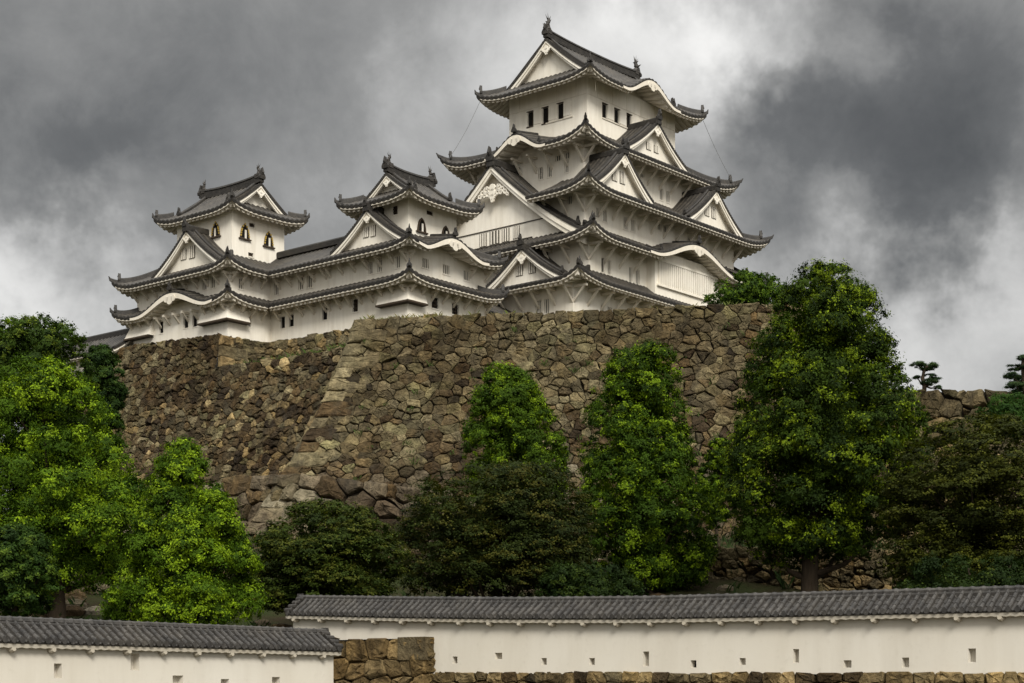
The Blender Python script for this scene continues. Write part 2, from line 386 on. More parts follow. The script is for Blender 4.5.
def walls(B, u0, u1, v0, v1, z0, z1, wins=None, name='wall', mat=None, cham=None):
    """storey wall with real openings; each opening gets a window part"""
    wins = wins or {}; mb = MB(); todo = []
    for side in 'SWNE':
        fr = frame(side, u0, u1, v0, v1); L = fr[3]; ops = []
        for wn in wins.get(side, []):
            a0, a1, b0, b1 = wn[:4]; o = fr[0][0] if side in 'SN' else fr[0][1]
            a0, a1 = sorted((a0 - o, a1 - o)); ops.append((a0, a1, b0, b1, wn[4] if len(wn) > 4 else 'bar'))
        xs = sorted({0.0, L} | {o[0] for o in ops} | {o[1] for o in ops}); zs = sorted({z0, z1} | {o[2] for o in ops} | {o[3] for o in ops})
        for i in range(len(xs) - 1):
            for j in range(len(zs) - 1):
                cx, cz = (xs[i] + xs[i + 1]) / 2, (zs[j] + zs[j + 1]) / 2
                if any(o[0] < cx < o[1] and o[2] < cz < o[3] for o in ops): continue
                mb.add([at(fr, xs[i], 0, zs[j]), at(fr, xs[i + 1], 0, zs[j]), at(fr, xs[i + 1], 0, zs[j + 1]), at(fr, xs[i], 0, zs[j + 1])], [(0, 1, 2, 3)])
        for o in ops:
            r_ = [(o[0], o[2]), (o[1], o[2]), (o[1], o[3]), (o[0], o[3]), (o[0], o[2])]
            mb.grid([[at(fr, a, 0, z) for a, z in r_], [at(fr, a, .19, z) for a, z in r_]])
            todo.append((fr, o))
    wo = B.part(mb, name, mat or M['plaster'])
    for fr, o in todo: window(B, wo, fr, *o)
    return wo
def window(B, parent, fr, a0, a1, z0, z1, kind, d0=.0, shade=None):
    """mats: 0 plaster, 1 opening, 2 timber"""
    mb = MB(); bx = lambda s0, s1, q0, q1, e0, e1, m_: mb.hexa([at(fr, s0, e0, q0), at(fr, s1, e0, q0), at(fr, s1, e1, q0), at(fr, s0, e1, q0), at(fr, s0, e0, q1), at(fr, s1, e0, q1), at(fr, s1, e1, q1), at(fr, s0, e1, q1)], m_)
    bx(a0 - .02, a1 + .02, z0 - .02, z1 + .02, d0 + .185, d0 + .22, 1)
    wd = a1 - a0
    if kind == 'gable':
        n = 3; pt = wd / n
        for i in range(n): bx(a0 + pt * (i + .5) - .06, a0 + pt * (i + .5) + .06, z0, z1, d0 + .14, d0 + .185, 0)
    elif kind in ('bar', 'pale'):
        n = max(3, round(wd / .21)); pt = wd / n
        for i in range(n): bx(a0 + pt * (i + .5) - .042, a0 + pt * (i + .5) + .042, z0, z1, d0 + .05, d0 + .10, 0)
        bx(a0 - .07, a1 + .07, z0 - .1, z0 + .0, d0 - .05, d0 + .08, 0)
    elif kind == 'grid':
        for i in range(1, 3): bx(a0 + wd * i / 3 - .035, a0 + wd * i / 3 + .035, z0, z1, d0 + .12, d0 + .2, 2)
        for i in range(1, 3):
            q = z0 + (z1 - z0) * i / 3; bx(a0, a1, q - .035, q + .035, d0 + .1, d0 + .18, 2)
        bx(a0 - .06, a1 + .06, z0 - .1, z0, d0 - .05, d0 + .1, 0)
    elif kind == 'open':
        bx(a0 - .08, a0, z0 - .06, z1 + .06, d0 - .04, d0 + .1, 2); bx(a0 - .08, a1 + .1, z0 - .14, z0 - .02, d0 - .06, d0 + .1, 2); bx(a0 - .08, a1 + .1, z1, z1 + .07, d0 - .05, d0 + .1, 2)
    else:
        bx(a0 - .05, a1 + .05, z0 - .08, z0, d0 - .04, d0 + .1, 0)
    return B.part(mb, 'window', [M['plaster'], M['pale'] if kind in ('pale', 'gable') else M['dark'], M['timber']], parent)
def gable(B, parent, fr, w_, h, zb, back, tile=True, zp=None, board=.5, rec=.75, wins=(), pend=1.0, fancy=False, low=None, fin=1.0, ridge=True, rw=.2, rh=.45, desc=True):
    """triangular gable: fr origin = centre of its front plane. Returns its gable wall"""
    if zp is None: zp = lambda x: zb + h * (1 - 1.27 * min(1.12, abs(x) / w_) + .27 * min(1.12, abs(x) / w_) ** 2)
    N = 22; xs = [-w_ * 1.04 + 2.08 * w_ * i / (2 * N) for i in range(2 * N + 1)]
    if tile:
        mt = MB(); n = max(2, round((back + .1) / .55)); dsx = back / (4 * n); rip = (0.0, .72, 1.0, .72)
        rows = [[at(fr, x, j * dsx, zp(x) + rip[j % 4] * .085) for j in range(4 * n + 1)] for x in xs]
        mt.grid(rows)
        for k in range(len(mt.f)):
            if (k % (4 * n)) % 4 in (0, 3): mt.m[k] = 1  # darker troughs here too, shade and dirt put into the colour
        parent = B.part(mt, 'gable_roof', [M['tile'], M['ridge']], parent)
    # verge: a row of round tile ends over the white bargeboards
    mv = MB(); vx = [xs[0] + (xs[-1] - xs[0]) * i / 160 for i in range(161)]
    rp = [(.0, .9, 1.2, .9)[i % 4] * .08 for i in range(161)]
    mv.grid([[at(fr, x, .3, zp(x) + .05 + r_) for x, r_ in zip(vx, rp)], [at(fr, x, -.04, zp(x) + .06 + r_) for x, r_ in zip(vx, rp)], [at(fr, x, -.05, zp(x) - .17) for x in vx], [at(fr, x, .3, zp(x) - .17) for x in vx]])
    B.part(mv, 'verge_tiles', M['ridge'], parent)
    mw = MB()
    taper = lambda x: board * (.72 + .4 * min(1, abs(x) / w_))
    mw.grid([[at(fr, x, .02, zp(x) - .16) for x in xs], [at(fr, x, .0, zp(x) - .16 - taper(x) * .55) for x in xs], [at(fr, x, .09, zp(x) - .17 - taper(x) * .55) for x in xs], [at(fr, x, .11, zp(x) - .16 - taper(x)) for x in xs],
             [at(fr, x, .3, zp(x) - .16 - taper(x)) for x in xs], [at(fr, x, .3, zp(x) - .3) for x in xs], [at(fr, x, rec + .05, zp(x) - .32) for x in xs]])
    B.part(mw, 'bargeboard', M['plaster'], parent)
    mg = MB(); xw = [x for x in xs if abs(x) < w_ * .99]; lz = zb - .9 if low is None else low
    mg.grid([[at(fr, x, rec, max(zp(x) - .3, lz)) for x in xw], [at(fr, x, rec, lz) for x in xw]])
    gw = B.part(mg, 'gable_wall', M['plaster'], parent)
    f2 = (at(fr, 0, rec, 0)[:2], fr[1], fr[2])
    for (a0, a1, q0, q1) in wins: window(B, gw, f2, a0, a1, q0, q1, 'gable', -.24)
    mp = MB(); za = zp(0) - .16 - board * .9
    if fancy:   # wide carved pendant with scrolls
        for sx in (-1, 1):
            za2 = za - 1.1
            for (dx, dz, r_, hl) in ((.55, -.25, .42, .16), (1.15, -.15, .45, .2), (1.75, -.5, .42, .18), (2.25, -.9, .36, .14), (2.6, -1.3, .26, .1), (.9, -.75, .36, .15), (1.4, -.85, .3, .12), (.45, -.95, .32, .12), (1.0, .1, .25, .1)):
                disc(mp, fr, sx * dx * .72, .2, za2 + (dz - .1) * .72, r_ * .72, .14, 14, hl * .8)
                disc(mp, fr, sx * (dx + .1) * .72, .27, za2 + (dz - .28) * .72, r_ * .36, .1, 10)
        for (dz, r_) in ((-.1, .5), (-.8, .55), (-1.4, .42), (-1.85, .26)): disc(mp, fr, 0, .16, za - 1.1 + dz * .72, r_ * .72, .2, 14)
    else:
        k = pend * .78; za -= .12
        for (dx, dz, r_) in ((0, -.1, .30), (0, -.52, .34), (0, -.82, .18), (-.36, -.34, .24), (.36, -.34, .24), (-.66, -.2, .15), (.66, -.2, .15)): disc(mp, fr, dx * k, -.0 + .02 * abs(dx), za + dz * k, r_ * k, .16, 12)
    B.part(mp, 'pendant', M['plaster'], parent)
    if ridge:
        mr = MB(); mr.sweep([at(fr, 0, -.12 + (back + .1) * i / 8, zp(0) + .02) for i in range(9)], RPROF(rw, rh))
        finial(mr, at(fr, 0, -.15, zp(0) + rh * .55), fin, fr[2])
        mr.add([at(fr, -rw * 1.7, -.2, zp(0) - .25), at(fr, rw * 1.7, -.2, zp(0) - .25), at(fr, rw * 1.3, -.2, zp(0) + rh * 1.2), at(fr, -rw * 1.3, -.2, zp(0) + rh * 1.2),
                at(fr, -rw * 1.7, .1, zp(0) - .25), at(fr, rw * 1.7, .1, zp(0) - .25), at(fr, rw * 1.3, .1, zp(0) + rh * 1.2), at(fr, -rw * 1.3, .1, zp(0) + rh * 1.2)], [(0, 1, 2, 3), (4, 7, 6, 5), (0, 4, 5, 1), (1, 5, 6, 2), (2, 6, 7, 3), (3, 7, 4, 0)])
        if desc:
            for sx in (-1, 1):
                mr.sweep([at(fr, sx * w_ * (.05 + .83 * i / 10), 1.0, zp(w_ * (.05 + .83 * i / 10)) + .05) for i in range(11)], RPROF(.15, .3))
                finial(mr, at(fr, sx * w_ * .9, 1.0, zp(w_ * .9) + .15), fin * .6, fr[1])
        B.part(mr, 'ridge', M['ridge'], parent)
    return gw
def ring(B, u0, u1, v0, v1, DW, DS, ovW, ovS, ze, h, U, bumps=None, cuts=None, Lu=4.6, name='roof', sides='SWNE', hips=('SW', 'NW', 'SE', 'NE'), fin=.8, brk=None, conc=.28):
    """skirt roof all round a storey: tiles + white eaves + corner ridges"""
    mt, me = MB(), MB(); bumps = bumps or {}; cuts = cuts or {}; zfs = {}
    for side in sides:
        fr = frame(side, u0, u1, v0, v1); L = fr[3]; D, Da, ov = (DS, DW, ovS) if side in 'SN' else (DW, DS, ovW)
        o = fr[0][0] if side in 'SN' else fr[0][1]
        bp = [(c - o, wd, bh) for c, wd, bh in bumps.get(side, [])]; ct = [(max(0, a - o), min(L, b_ - o)) for a, b_ in cuts[side]] if side in cuts else None
        zf = mkz(ze, h, D, L, U, Lu, Da, Da, bp, conc); zfs[side] = zf
        strip(mt, me, fr, L, D, ov, zf, ('hip', D / Da), ('hip', D / Da), bumps=bp, ze=ze, cuts=ct)
    ro = B.part(mt, name, [M['tile'], M['ridge']])
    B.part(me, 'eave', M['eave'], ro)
    for c in hips:
        cu, cv = (u0 if 'W' in c else u1), (v0 if 'S' in c else v1); su, sv = (1 if 'W' in c else -1), (1 if 'S' in c else -1)
        hip(B, ro, (cu, cv), su * DW, sv * DS, zfs['S'], DW, DS, fin=fin)
    for side, bl in bumps.items():      # ridge of each cusped gable with its end tile
        fr = frame(side, u0, u1, v0, v1); o = fr[0][0] if side in 'SN' else fr[0][1]; D = DS if side in 'SN' else DW
        for c, wd, bh in bl:
            mb = MB(); mb.sweep([at(fr, c - o, -.05 + (min(D, 3.5)) * i / 6, zfs[side](c - o, min(D, 3.5) * i / 6) + .04) for i in range(7)], RPROF(.18, .34))
            finial(mb, at(fr, c - o, -.1, zfs[side](c - o, 0) + .2), .75, fr[2]); B.part(mb, 'ridge', M['ridge'], ro)
            for sx in (-1, 1):
                fq = at(fr, c - o + sx * wd * .78, .5, zfs[side](c - o + sx * wd * .78, .5) + .1)
                mb = MB(); mb.sweep([at(fr, c - o + sx * wd * .78, .45 + 1.8 * i / 4, zfs[side](c - o + sx * wd * .78, .45 + 1.8 * i / 4) + .05) for i in range(5)], RPROF(.14, .26)); finial(mb, fq, .6, fr[2]); B.part(mb, 'ridge', M['ridge'], ro)
    return ro, zfs
def hip_gable(B, u0, u1, v0, v1, axis, ze, h, U, inset, ov, bumps=None, wins=(), fish=1.6, Lu=4.2, board=.5, pend=1.0, fin=.8):
    """hip-and-gable top roof; ridge along axis 'u' or 'v'"""
    mt, me = MB(), MB(); bumps = bumps or {}; zfs = {}
    half = (v1 - v0) / 2 if axis == 'u' else (u1 - u0) / 2
    long_ = 'SN' if axis == 'u' else 'WE'
    prof = lambda d: h * (.70 * d / half + .30 * (d / half) ** 2)
    for side in 'SWNE':
        fr = frame(side, u0, u1, v0, v1); L = fr[3]; o = fr[0][0] if side in 'SN' else fr[0][1]
        bp = [(c - o, wd, bh) for c, wd, bh in bumps.get(side, [])]
        D = half if side in long_ else inset + .9
        def zf(s, d, L=L, bp=bp):
            z = ze + prof(max(0, d)); fade = max(0, 1 - d / (inset + 1.2))
            for q in (s, L - s): z += U * max(0.0, 1 - max(0, q) / Lu) ** 2.3 * fade
            for (c, wd, bh) in bp:
                b_ = bell((s - c) / wd)
                if b_ > 0: z = max(z, ze + bh * b_ + .12 * d)
            return z
        zfs[side] = zf
        strip(mt, me, fr, L, D, ov, zf, ('hip', 1), ('hip', 1), K=14 if side in long_ else 6, gable=inset if side in long_ else 0, bumps=bp, ze=ze)
    ro = B.part(mt, 'roof', [M['tile'], M['ridge']]); B.part(me, 'eave', M['eave'], ro)
    for c in ('SW', 'NW', 'SE', 'NE'):
        cu, cv = (u0 if 'W' in c else u1), (v0 if 'S' in c else v1); su, sv = (1 if 'W' in c else -1), (1 if 'S' in c else -1)
        hip(B, ro, (cu, cv), su * inset, sv * inset, zfs['S'], inset, inset, fin=fin)
    um, vm = (u0 + u1) / 2, (v0 + v1) / 2
    zp = lambda x: ze + prof(half - min(abs(x), half))
    w_ = half - inset + .35
    ends = [((u0 + inset, vm), (0, 1), (1, 0)), ((u1 - inset, vm), (0, 1), (-1, 0))] if axis == 'u' else [((um, v0 + inset), (1, 0), (0, 1)), ((um, v1 - inset), (1, 0), (0, -1))]
    for i, fr in enumerate(ends):
        gable(B, ro, fr, w_, 0, ze + prof(inset), 0, tile=False, zp=zp, board=board, rec=.8, wins=wins if i == 0 else (), pend=pend, ridge=False, low=ze + prof(inset + .5))
        for sx in (-1, 1):
            mb = MB(); mb.sweep([at(fr, sx * (.1 + (w_ - .5) * k / 10), .75, zp(.1 + (w_ - .5) * k / 10) + .05) for k in range(11)], RPROF(.17, .34)); finial(mb, at(fr, sx * (w_ - .35), .75, zp(w_ - .35) + .2), .7, fr[1])
            B.part(mb, 'ridge', M['ridge'], ro)
    mr = MB(); zt = zp(0); P0 = at(ends[0], 0, -.1, zt); P1 = at(ends[1], 0, -.1, zt)
    pts = [(P0[0] + (P1[0] - P0[0]) * k / 20, P0[1] + (P1[1] - P0[1]) * k / 20, zt + .28 * abs(k / 10 - 1) ** 2.5) for k in range(21)]
    mr.sweep(pts, [(-.26, -.15), (-.26, .1), (-.2, .12), (-.2, .5), (-.28, .54), (-.2, .72), (.2, .72), (.28, .54), (.2, .5), (.2, .12), (.26, .1), (.26, -.15)])
    finial(mr, (P0[0], P0[1], zt + .45), 1.0, ends[0][2]); finial(mr, (P1[0], P1[1], zt + .45), 1.0, ends[1][2])
    B.part(mr, 'ridge', M['ridge'], ro)
    for fr in ends:      # roof fish: head on the ridge, body curling up into a forked tail
        mb = MB(); k = fish / 1.7; P = lambda d, z: at(fr, 0, .35 + d * k, zt + .85 + z * k)
        pts = [P(.42, 0), P(.2, .06), P(-.02, .26), P(-.06, .55), P(.06, .85), P(.1, 1.1), P(.0, 1.3)]
        mb.tube(pts, [.16 * k, .27 * k, .29 * k, .24 * k, .18 * k, .12 * k, .05 * k], 8)
        for sx in (-1, 1):
            for (z, d, l, e) in ((.4, -.2, .42, .35), (.75, .1, .3, .3)):
                a = P(d, z); mb.add([at(fr, sx * .08 * k, .35 + d * k, zt + .85 + z * k), at(fr, sx * (.08 + l) * k, .3 + d * k, zt + .85 + (z + e) * k), at(fr, sx * .1 * k, .4 + d * k, zt + .85 + (z + .3) * k), at(fr, sx * .05 * k, .52 + d * k, zt + .85 + (z + .1) * k)], [(0, 1, 2), (0, 1, 3), (1, 2, 3)])
        for (d1, z1, d2, z2) in ((-.42, 1.55, -.1, 1.15), (-.05, 1.8, .06, 1.15), (.42, 1.6, .16, 1.15), (-.42, .85, -.1, .62)):
            a, b_ = P(d1, z1), P(d2, z2); c = P(d2 + .12, z2 - .22)
            q = .06 * k; tq = fr[1]
            mb.add([a, (b_[0] + tq[0] * q, b_[1] + tq[1] * q, b_[2]), (b_[0] - tq[0] * q, b_[1] - tq[1] * q, b_[2]), c], [(0, 1, 3), (0, 3, 2), (0, 2, 1), (1, 2, 3)])
        mb.box((P(.1, 0)[0] - .26, P(.1, 0)[1] - .26, zt + .55), (P(.1, 0)[0] + .26, P(.1, 0)[1] + .26, zt + .95))
        B.part(mb, 'roof_fish', M['bronze'], ro)
    for side, bl in bumps.items():
        fr = frame(side, u0, u1, v0, v1); o = fr[0][0] if side in 'SN' else fr[0][1]
        for c, wd, bh in bl:
            mb = MB(); fq = at(fr, c - o + wd * .95, .5, zfs[side](c - o + wd * .95, .5) + .1); finial(mb, fq, .8, fr[2])
            mb.sweep([at(fr, c - o + wd * .95, .45 + 2.2 * i / 4, zfs[side](c - o + wd * .95, .45 + 2.2 * i / 4) + .05) for i in range(5)], RPROF(.15, .3)); B.part(mb, 'ridge', M['ridge'], ro)
    return ro, zfs
# ------------------------------------------------------------------ main keep
def eaves(B, name, specs, ze, h, U, hips=(), Lu=3.6, fin=.7, conc=.28):
    """roof made of separate runs: (side frame, length, D, ov, endL, endR)"""
    mt, me = MB(), MB(); zfs = []
    for (fr, L, D, ov, eL, eR, bp) in specs:
        zf = mkz(ze, h, D, L, U, Lu, (D / eL[1]) if eL[0] == 'hip' else None, (D / eR[1]) if eR[0] == 'hip' else None, bp, conc); zfs.append(zf)
        strip(mt, me, fr, L, D, ov, zf, eL, eR, bumps=bp, ze=ze)
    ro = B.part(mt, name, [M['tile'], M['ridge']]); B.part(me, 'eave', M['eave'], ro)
    for (c, du, dv, k) in hips: hip(B, ro, c, du, dv, zfs[k], abs(du), abs(dv), fin=fin)
    for (fr, L, D, ov, eL, eR, bp), zf in zip(specs, zfs):
        for c, wd, bh in bp:
            mb = MB(); mb.sweep([at(fr, c, -.05 + D * i / 6, zf(c, D * i / 6) + .04) for i in range(7)], RPROF(.16, .3)); finial(mb, at(fr, c, -.1, zf(c, 0) + .2), .7, fr[2]); B.part(mb, 'ridge', M['ridge'], ro)
    return ro, zfs
Hp, Fl = ('hip', 1.0), ('flat', 1.0)

K = Bld('main_keep', 0, 0, 30, 'tall white main keep of five stacked curved grey roofs, highest building on the hill', 'castle keep')
# storeys
walls(K, -15.2, 12.6, -9.25, 9.2, 29.5, 39.0, {'S': [(-10.98, -10.4, 35.9, 36.8), (-9.96, -9.23, 35.9, 36.8), (-3.2, -2.5, 35.9, 36.8)], 'W': [(-5.51, -4.76, 35.7, 37.05), (-6.45, -5.82, 35.7, 37.05)]})
walls(K, -13.0, 12.85, -9.4, 9.4, 38.0, 43.05, {'S': [(-11.04, -10.62, 39.85, 41.2, 'dark'), (-10.1, -9.5, 39.85, 41.2, 'pale'), (-6.7, -6.1, 39.75, 41.15), (-5.6, -4.9, 39.75, 41.15, 'pale')]})
walls(K, -12.8, 12.8, -8.76, 8.76, 43.0, 47.7, {'S': [(-11.12, -10.54, 45.1, 46.05), (-9.96, -9.32, 45.0, 46.05), (-6.7, -5.94, 44.95, 46.1), (-5.49, -4.72, 45.0, 46.1, 'pale'), (-.98, -.35, 46.0, 46.7), (-.03, .7, 46.0, 46.7), (4.2, 4.9, 45.3, 46.3)], 'W': [(-7.29, -6.66, 46.3, 47.1)]})
walls(K, -10.38, 10.4, -6.78, 6.78, 47.6, 53.4, {'S': [(2.14, 2.79, 50.05, 51.2), (3.28, 3.94, 50.05, 51.2), (-1.2, -.5, 51.55, 51.95), (-7.6, -6.9, 50.1, 51.2)],
   'W': [(-1.81, -1.15, 50.25, 51.42), (-2.91, -2.32, 50.25, 51.42), (-4.97, -4.43, 50.3, 51.4), (-5.07, -4.43, 51.62, 52.2), (-4.0, -3.28, 51.6, 52.15), (-.81, .97, 52.1, 53.0)]})
walls(K, -7.49, 7.5, -4.97, 4.97, 53.6, 60.4, {'S': [(-5.0, -4.25, 56.95, 58.33, 'open'), (-3.0, -2.25, 56.95, 58.33, 'open'), (-.95, -.2, 56.95, 58.33, 'open'), (1.9, 2.6, 56.95, 58.33, 'open')],
   'W': [(1.89, 2.58, 56.95, 58.38, 'open'), (-.05, .65, 56.85, 58.38, 'open'), (-1.95, -1.26, 56.85, 58.4, 'open')]})
# sliding shutters and timber lines of the top storey
mb = MB()
for (a, b_) in ((-4.2, -3.15), (-2.2, -1.1), (-.15, .8), (.9, 1.8), (2.7, 3.6)):
    mb = MB(); mb.box((a, -5.02, 57.02), (b_, -4.96, 58.26)); K.part(mb, 'shutter', M['plaster'])
for (a, b_) in ((.75, 1.75), (-1.15, -.15), (-2.95, -2.05)):
    mb = MB(); mb.box((-7.54, a, 56.98), (-7.48, b_, 58.3)); K.part(mb, 'shutter', M['plaster'])
mb = MB()
mb.box((-5.1, -5.05, 56.78), (3.7, -4.95, 56.9)); mb.box((-7.57, -3.2, 56.7), (-7.47, .2, 56.8)); mb.box((-7.53, -4.9, 58.62), (-7.47, 4.9, 58.67)); mb.box((-7.4, -5.01, 58.6), (7.4, -4.95, 58.65))
for a in (-6, -3.6, -1.2, 1.2, 3.6): mb.box((-7.52, a - .03, 58.67), (-7.47, a + .03, 60.2)); 
for a in (-5.8, -3.4, -1, 1.4, 3.8, 6): mb.box((a - .03, -5.0, 58.65), (a + .03, -4.95, 60.2))
K.part(mb, 'timber_rail', M['eave'])

r1, z1 = ring(K, -17.2, 14.6, -11.4, 11.4, 4.2, 2.05, 2.0, 2.05, 38.25, 1.45, .85)
brackets(K, r1, 'S', -15.2, 12.6, -9.25, 9.2, 2, 37.75, 2.1); brackets(K, r1, 'W', -15.2, 12.6, -9.25, 3.0, 2, 37.75, 2.1)
gable(K, r1, ((-16.75, -4.3), (0, -1), (1, 0)), 4.55, 3.15, 38.75, 5.4, wins=((-1.2, -.4, 39.5, 40.4), (.35, 1.15, 39.5, 40.5)), board=.6, pend=.95, fin=1.0)
r2, z2 = ring(K, -15.48, 15.48, -11.87, 11.87, 2.68, 3.11, 2.48, 2.47, 42.5, 1.55, .95, bumps={'S': [(1.6, 7.3, 2.0)]})
brackets(K, r2, 'S', -13, 12.85, -9.4, 9.4, 2, 42.1, 2.3, skip=((8.7, 20.6),)); brackets(K, r2, 'W', -13, 12.85, -9.4, 4, 2, 42.1, 2.3)
r3, z3 = ring(K, -15.68, 15.68, -11.45, 11.45, 5.3, 4.67, 2.88, 2.69, 46.95, 2.55, .95, cuts={'W': [(-11.45, -3.9), (6.7, 11.45)], 'E': [(-11.45, -6), (6, 11.45)]})
brackets(K, r3, 'S', -12.8, 12.8, -8.76, 8.76, 2, 46.75, 2.2); brackets(K, r3, 'W', -12.8, 12.8, -8.76, -4.5, 2, 46.75, 2.0)
for c, w_, ap in ((-9.35, 4.45, 51.3), (6.3, 4.75, 51.25)):
    gable(K, r3, ((c, -10.95), (1, 0), (0, 1)), w_, ap - 47.6, 47.6, 4.4, wins=((-1.15, -.35, 48.5, 49.5), (.1, .9, 48.5, 49.6)), board=.6, pend=.9, fin=1.0)
# the great gable of the left face and its windowed wall
G = gable(K, r2, ((-14.5, 1.4), (0, -1), (1, 0)), 11.0, 8.1, 43.25, 4.4, board=1.0, rec=1.0, fancy=True, fin=1.3, rw=.26, rh=.6, low=42.3,
          wins=((-2.25, -1.4, 43.86, 45.1), (-.95, .24, 43.86, 45.1), (.63, 1.52, 43.86, 45.1), (2.03, 2.8, 43.95, 45.1)))
mb = MB(); mb.box((-13.58, -6.2, 45.25), (-13.48, 7.5, 45.33)); mb.box((-13.6, -3.0, 43.68), (-13.47, 5.2, 43.78))
K.part(mb, 'rail', M['shade'], r2)
gable(K, r2, ((14.5, 0), (0, 1), (-1, 0)), 11.0, 8.1, 43.25, 4.4, board=1.0, rec=1.0, fin=1.3, rw=.26, rh=.6, low=42.3)
r4, z4 = ring(K, -13.24, 13.24, -9.2, 9.2, 5.75, 4.23, 2.86, 2.42, 52.6, 2.5, 1.1, bumps={'W': [(-.55, 3.4, 1.55)], 'E': [(0, 3.3, 1.55)]})
brackets(K, r4, 'S', -10.38, 10.4, -6.78, 6.78, 2, 52.4, 2.0); brackets(K, r4, 'W', -10.38, 10.4, -6.78, 6.78, 2, 52.35, 1.9)
gable(K, r4, ((-.75, -8.65), (1, 0), (0, 1)), 4.9, 3.4, 53.35, 3.9, wins=((-1.0, -.25, 54.0, 54.7), (.3, 1.05, 54.0, 54.7)), board=.55, pend=.85, fin=1.0)
gable(K, r4, ((-.75, 8.65), (1, 0), (0, -1)), 4.9, 3.4, 53.35, 3.9, board=.55, pend=.85, fin=1.0)
r5, z5 = hip_gable(K, -9.93, 9.93, -7.26, 7.26, 'u', 59.75, 5.35, .72, 2.15, 2.4, bumps={'S': [(.2, 4.4, 1.75)], 'N': [(.2, 4.4, 1.75)]}, board=.6, pend=1.0, fish=1.75)
# lattice bay under the broad cusped gable
mb = MB(); mb.box((-3.77, -10.4, 38.6), (7.31, -9.3, 43.3)); bay = K.part(mb, 'lattice_bay', M['plaster'])
mb = MB(); mb.box((-3.2, -10.42, 40.0), (6.75, -10.39, 42.2), 1)
for i in range(31): a = -3.15 + i * .33; mb.box((a - .1, -10.58, 39.95), (a + .1, -10.41, 42.25))
mb.box((-3.5, -10.62, 42.22), (7.05, -10.38, 42.42)); mb.box((-3.5, -10.62, 39.78), (7.05, -10.38, 39.96))
K.part(mb, 'window', [M['plaster'], M['shade']], bay)
# stone footing of the keep
mb = MB(); mb.hexa([(-16.2, -10.2, 28), (13.6, -10.2, 28), (13.6, 10.2, 28), (-16.2, 10.2, 28), (-15.25, -9.3, 31), (12.65, -9.3, 31), (12.65, 9.25, 31), (-15.25, 9.25, 31)]); mb.c = [(.12, .1, .07)] * 8
K.part(mb, 'stone_footing', M['stone'])
# lightning conductor cables
for (a, b_) in (((-9.6, 6.95, 60.1), (-13.0, 8.2, 53.6)), ((9.3, -7.1, 60.1), (12.6, -8.9, 53.6))):
    mb = MB(); p, q_ = Vector(a), Vector(b_); mb.tube([p.lerp(q_, k / 8) - Vector((0, 0, .35 * math.sin(math.pi * k / 8))) for k in range(9)], .022, 5); K.part(mb, 'cable', M['cable'], r5)

def bay_skirt(B, parent, pts, z0, z1, out):
    """flared stone-drop bay: wall-line points (u, v, nu, nv) with outward directions"""
    mb = MB(); a = [(u, v, z1) for u, v, x, y in pts]; b_ = [(u + x * out, v + y * out, z0) for u, v, x, y in pts]; c = [(u, v, z0) for u, v, x, y in pts]
    mb.grid([a, b_]); 
    for e in (0, -1): mb.add([a[e], b_[e], c[e]], [(0, 1, 2)])
    o = B.part(mb, 'stone_drop_bay', M['plaster'], parent)
    mb = MB(); rim = [(u + x * (out + .06), v + y * (out + .06)) for u, v, x, y in pts]
    mb.grid([[(x, y, z0 + .02) for x, y in rim], [(x, y, z0 - .14) for x, y in rim], [(u - x * .03, v - y * .03, z0 - .15) for u, v, x, y in pts]])
    B.part(mb, 'sill', M['timber'], o)
def bell_window(B, parent, fr, s, z, w_, h, gilt=True):
    """cusped bell-shaped window: frame, dark opening, gilt studs"""
    out = [(-.5, 0), (-.44, .35), (-.36, .62), (-.22, .84), (0, 1.0), (.22, .84), (.36, .62), (.44, .35), (.5, 0)]
    mb = MB(); o_ = [(s + x * w_, z + y * h) for x, y in out]; i_ = [(s + x * w_ * .68, z + .06 * h + y * h * .8) for x, y in out]
    mb.grid([[at(fr, a, .05, b_) for a, b_ in o_], [at(fr, a, -.1, b_) for a, b_ in o_], [at(fr, a, -.1, b_) for a, b_ in i_], [at(fr, a, -.02, b_) for a, b_ in i_]], 1)
    mb.add([at(fr, a, -.025, b_) for a, b_ in i_], [tuple(range(9))], 0)
    mb.hexa([at(fr, s - .62 * w_, -.2, z - .12), at(fr, s + .62 * w_, -.2, z - .12), at(fr, s + .62 * w_, .05, z - .12), at(fr, s - .62 * w_, .05, z - .12), at(fr, s - .62 * w_, -.2, z), at(fr, s + .62 * w_, -.2, z), at(fr, s + .62 * w_, .05, z), at(fr, s - .62 * w_, .05, z)], 1)
    mb.hexa([at(fr, s + .02 * w_, -.06, z), at(fr, s + .2 * w_, -.06, z), at(fr, s + .2 * w_, -.03, z), at(fr, s + .02 * w_, -.03, z), at(fr, s + .02 * w_, -.06, z + .6 * h), at(fr, s + .2 * w_, -.06, z + .6 * h), at(fr, s + .2 * w_, -.03, z + .6 * h), at(fr, s + .02 * w_, -.03, z + .6 * h)], 3)
    if gilt:
        for (x, y) in [(a, b_) for a, b_ in out if b_ > .1] + [(-.47, .18), (.47, .18), (-.4, .5), (.4, .5)]:
            disc(mb, fr, s + x * w_ * .93, -.15, z + y * h * .97, .085, .06, 8, mat=2)
    return B.part(mb, 'bell_window', [M['dark'], M['timber'], M['gilt'], M['plaster']], parent)

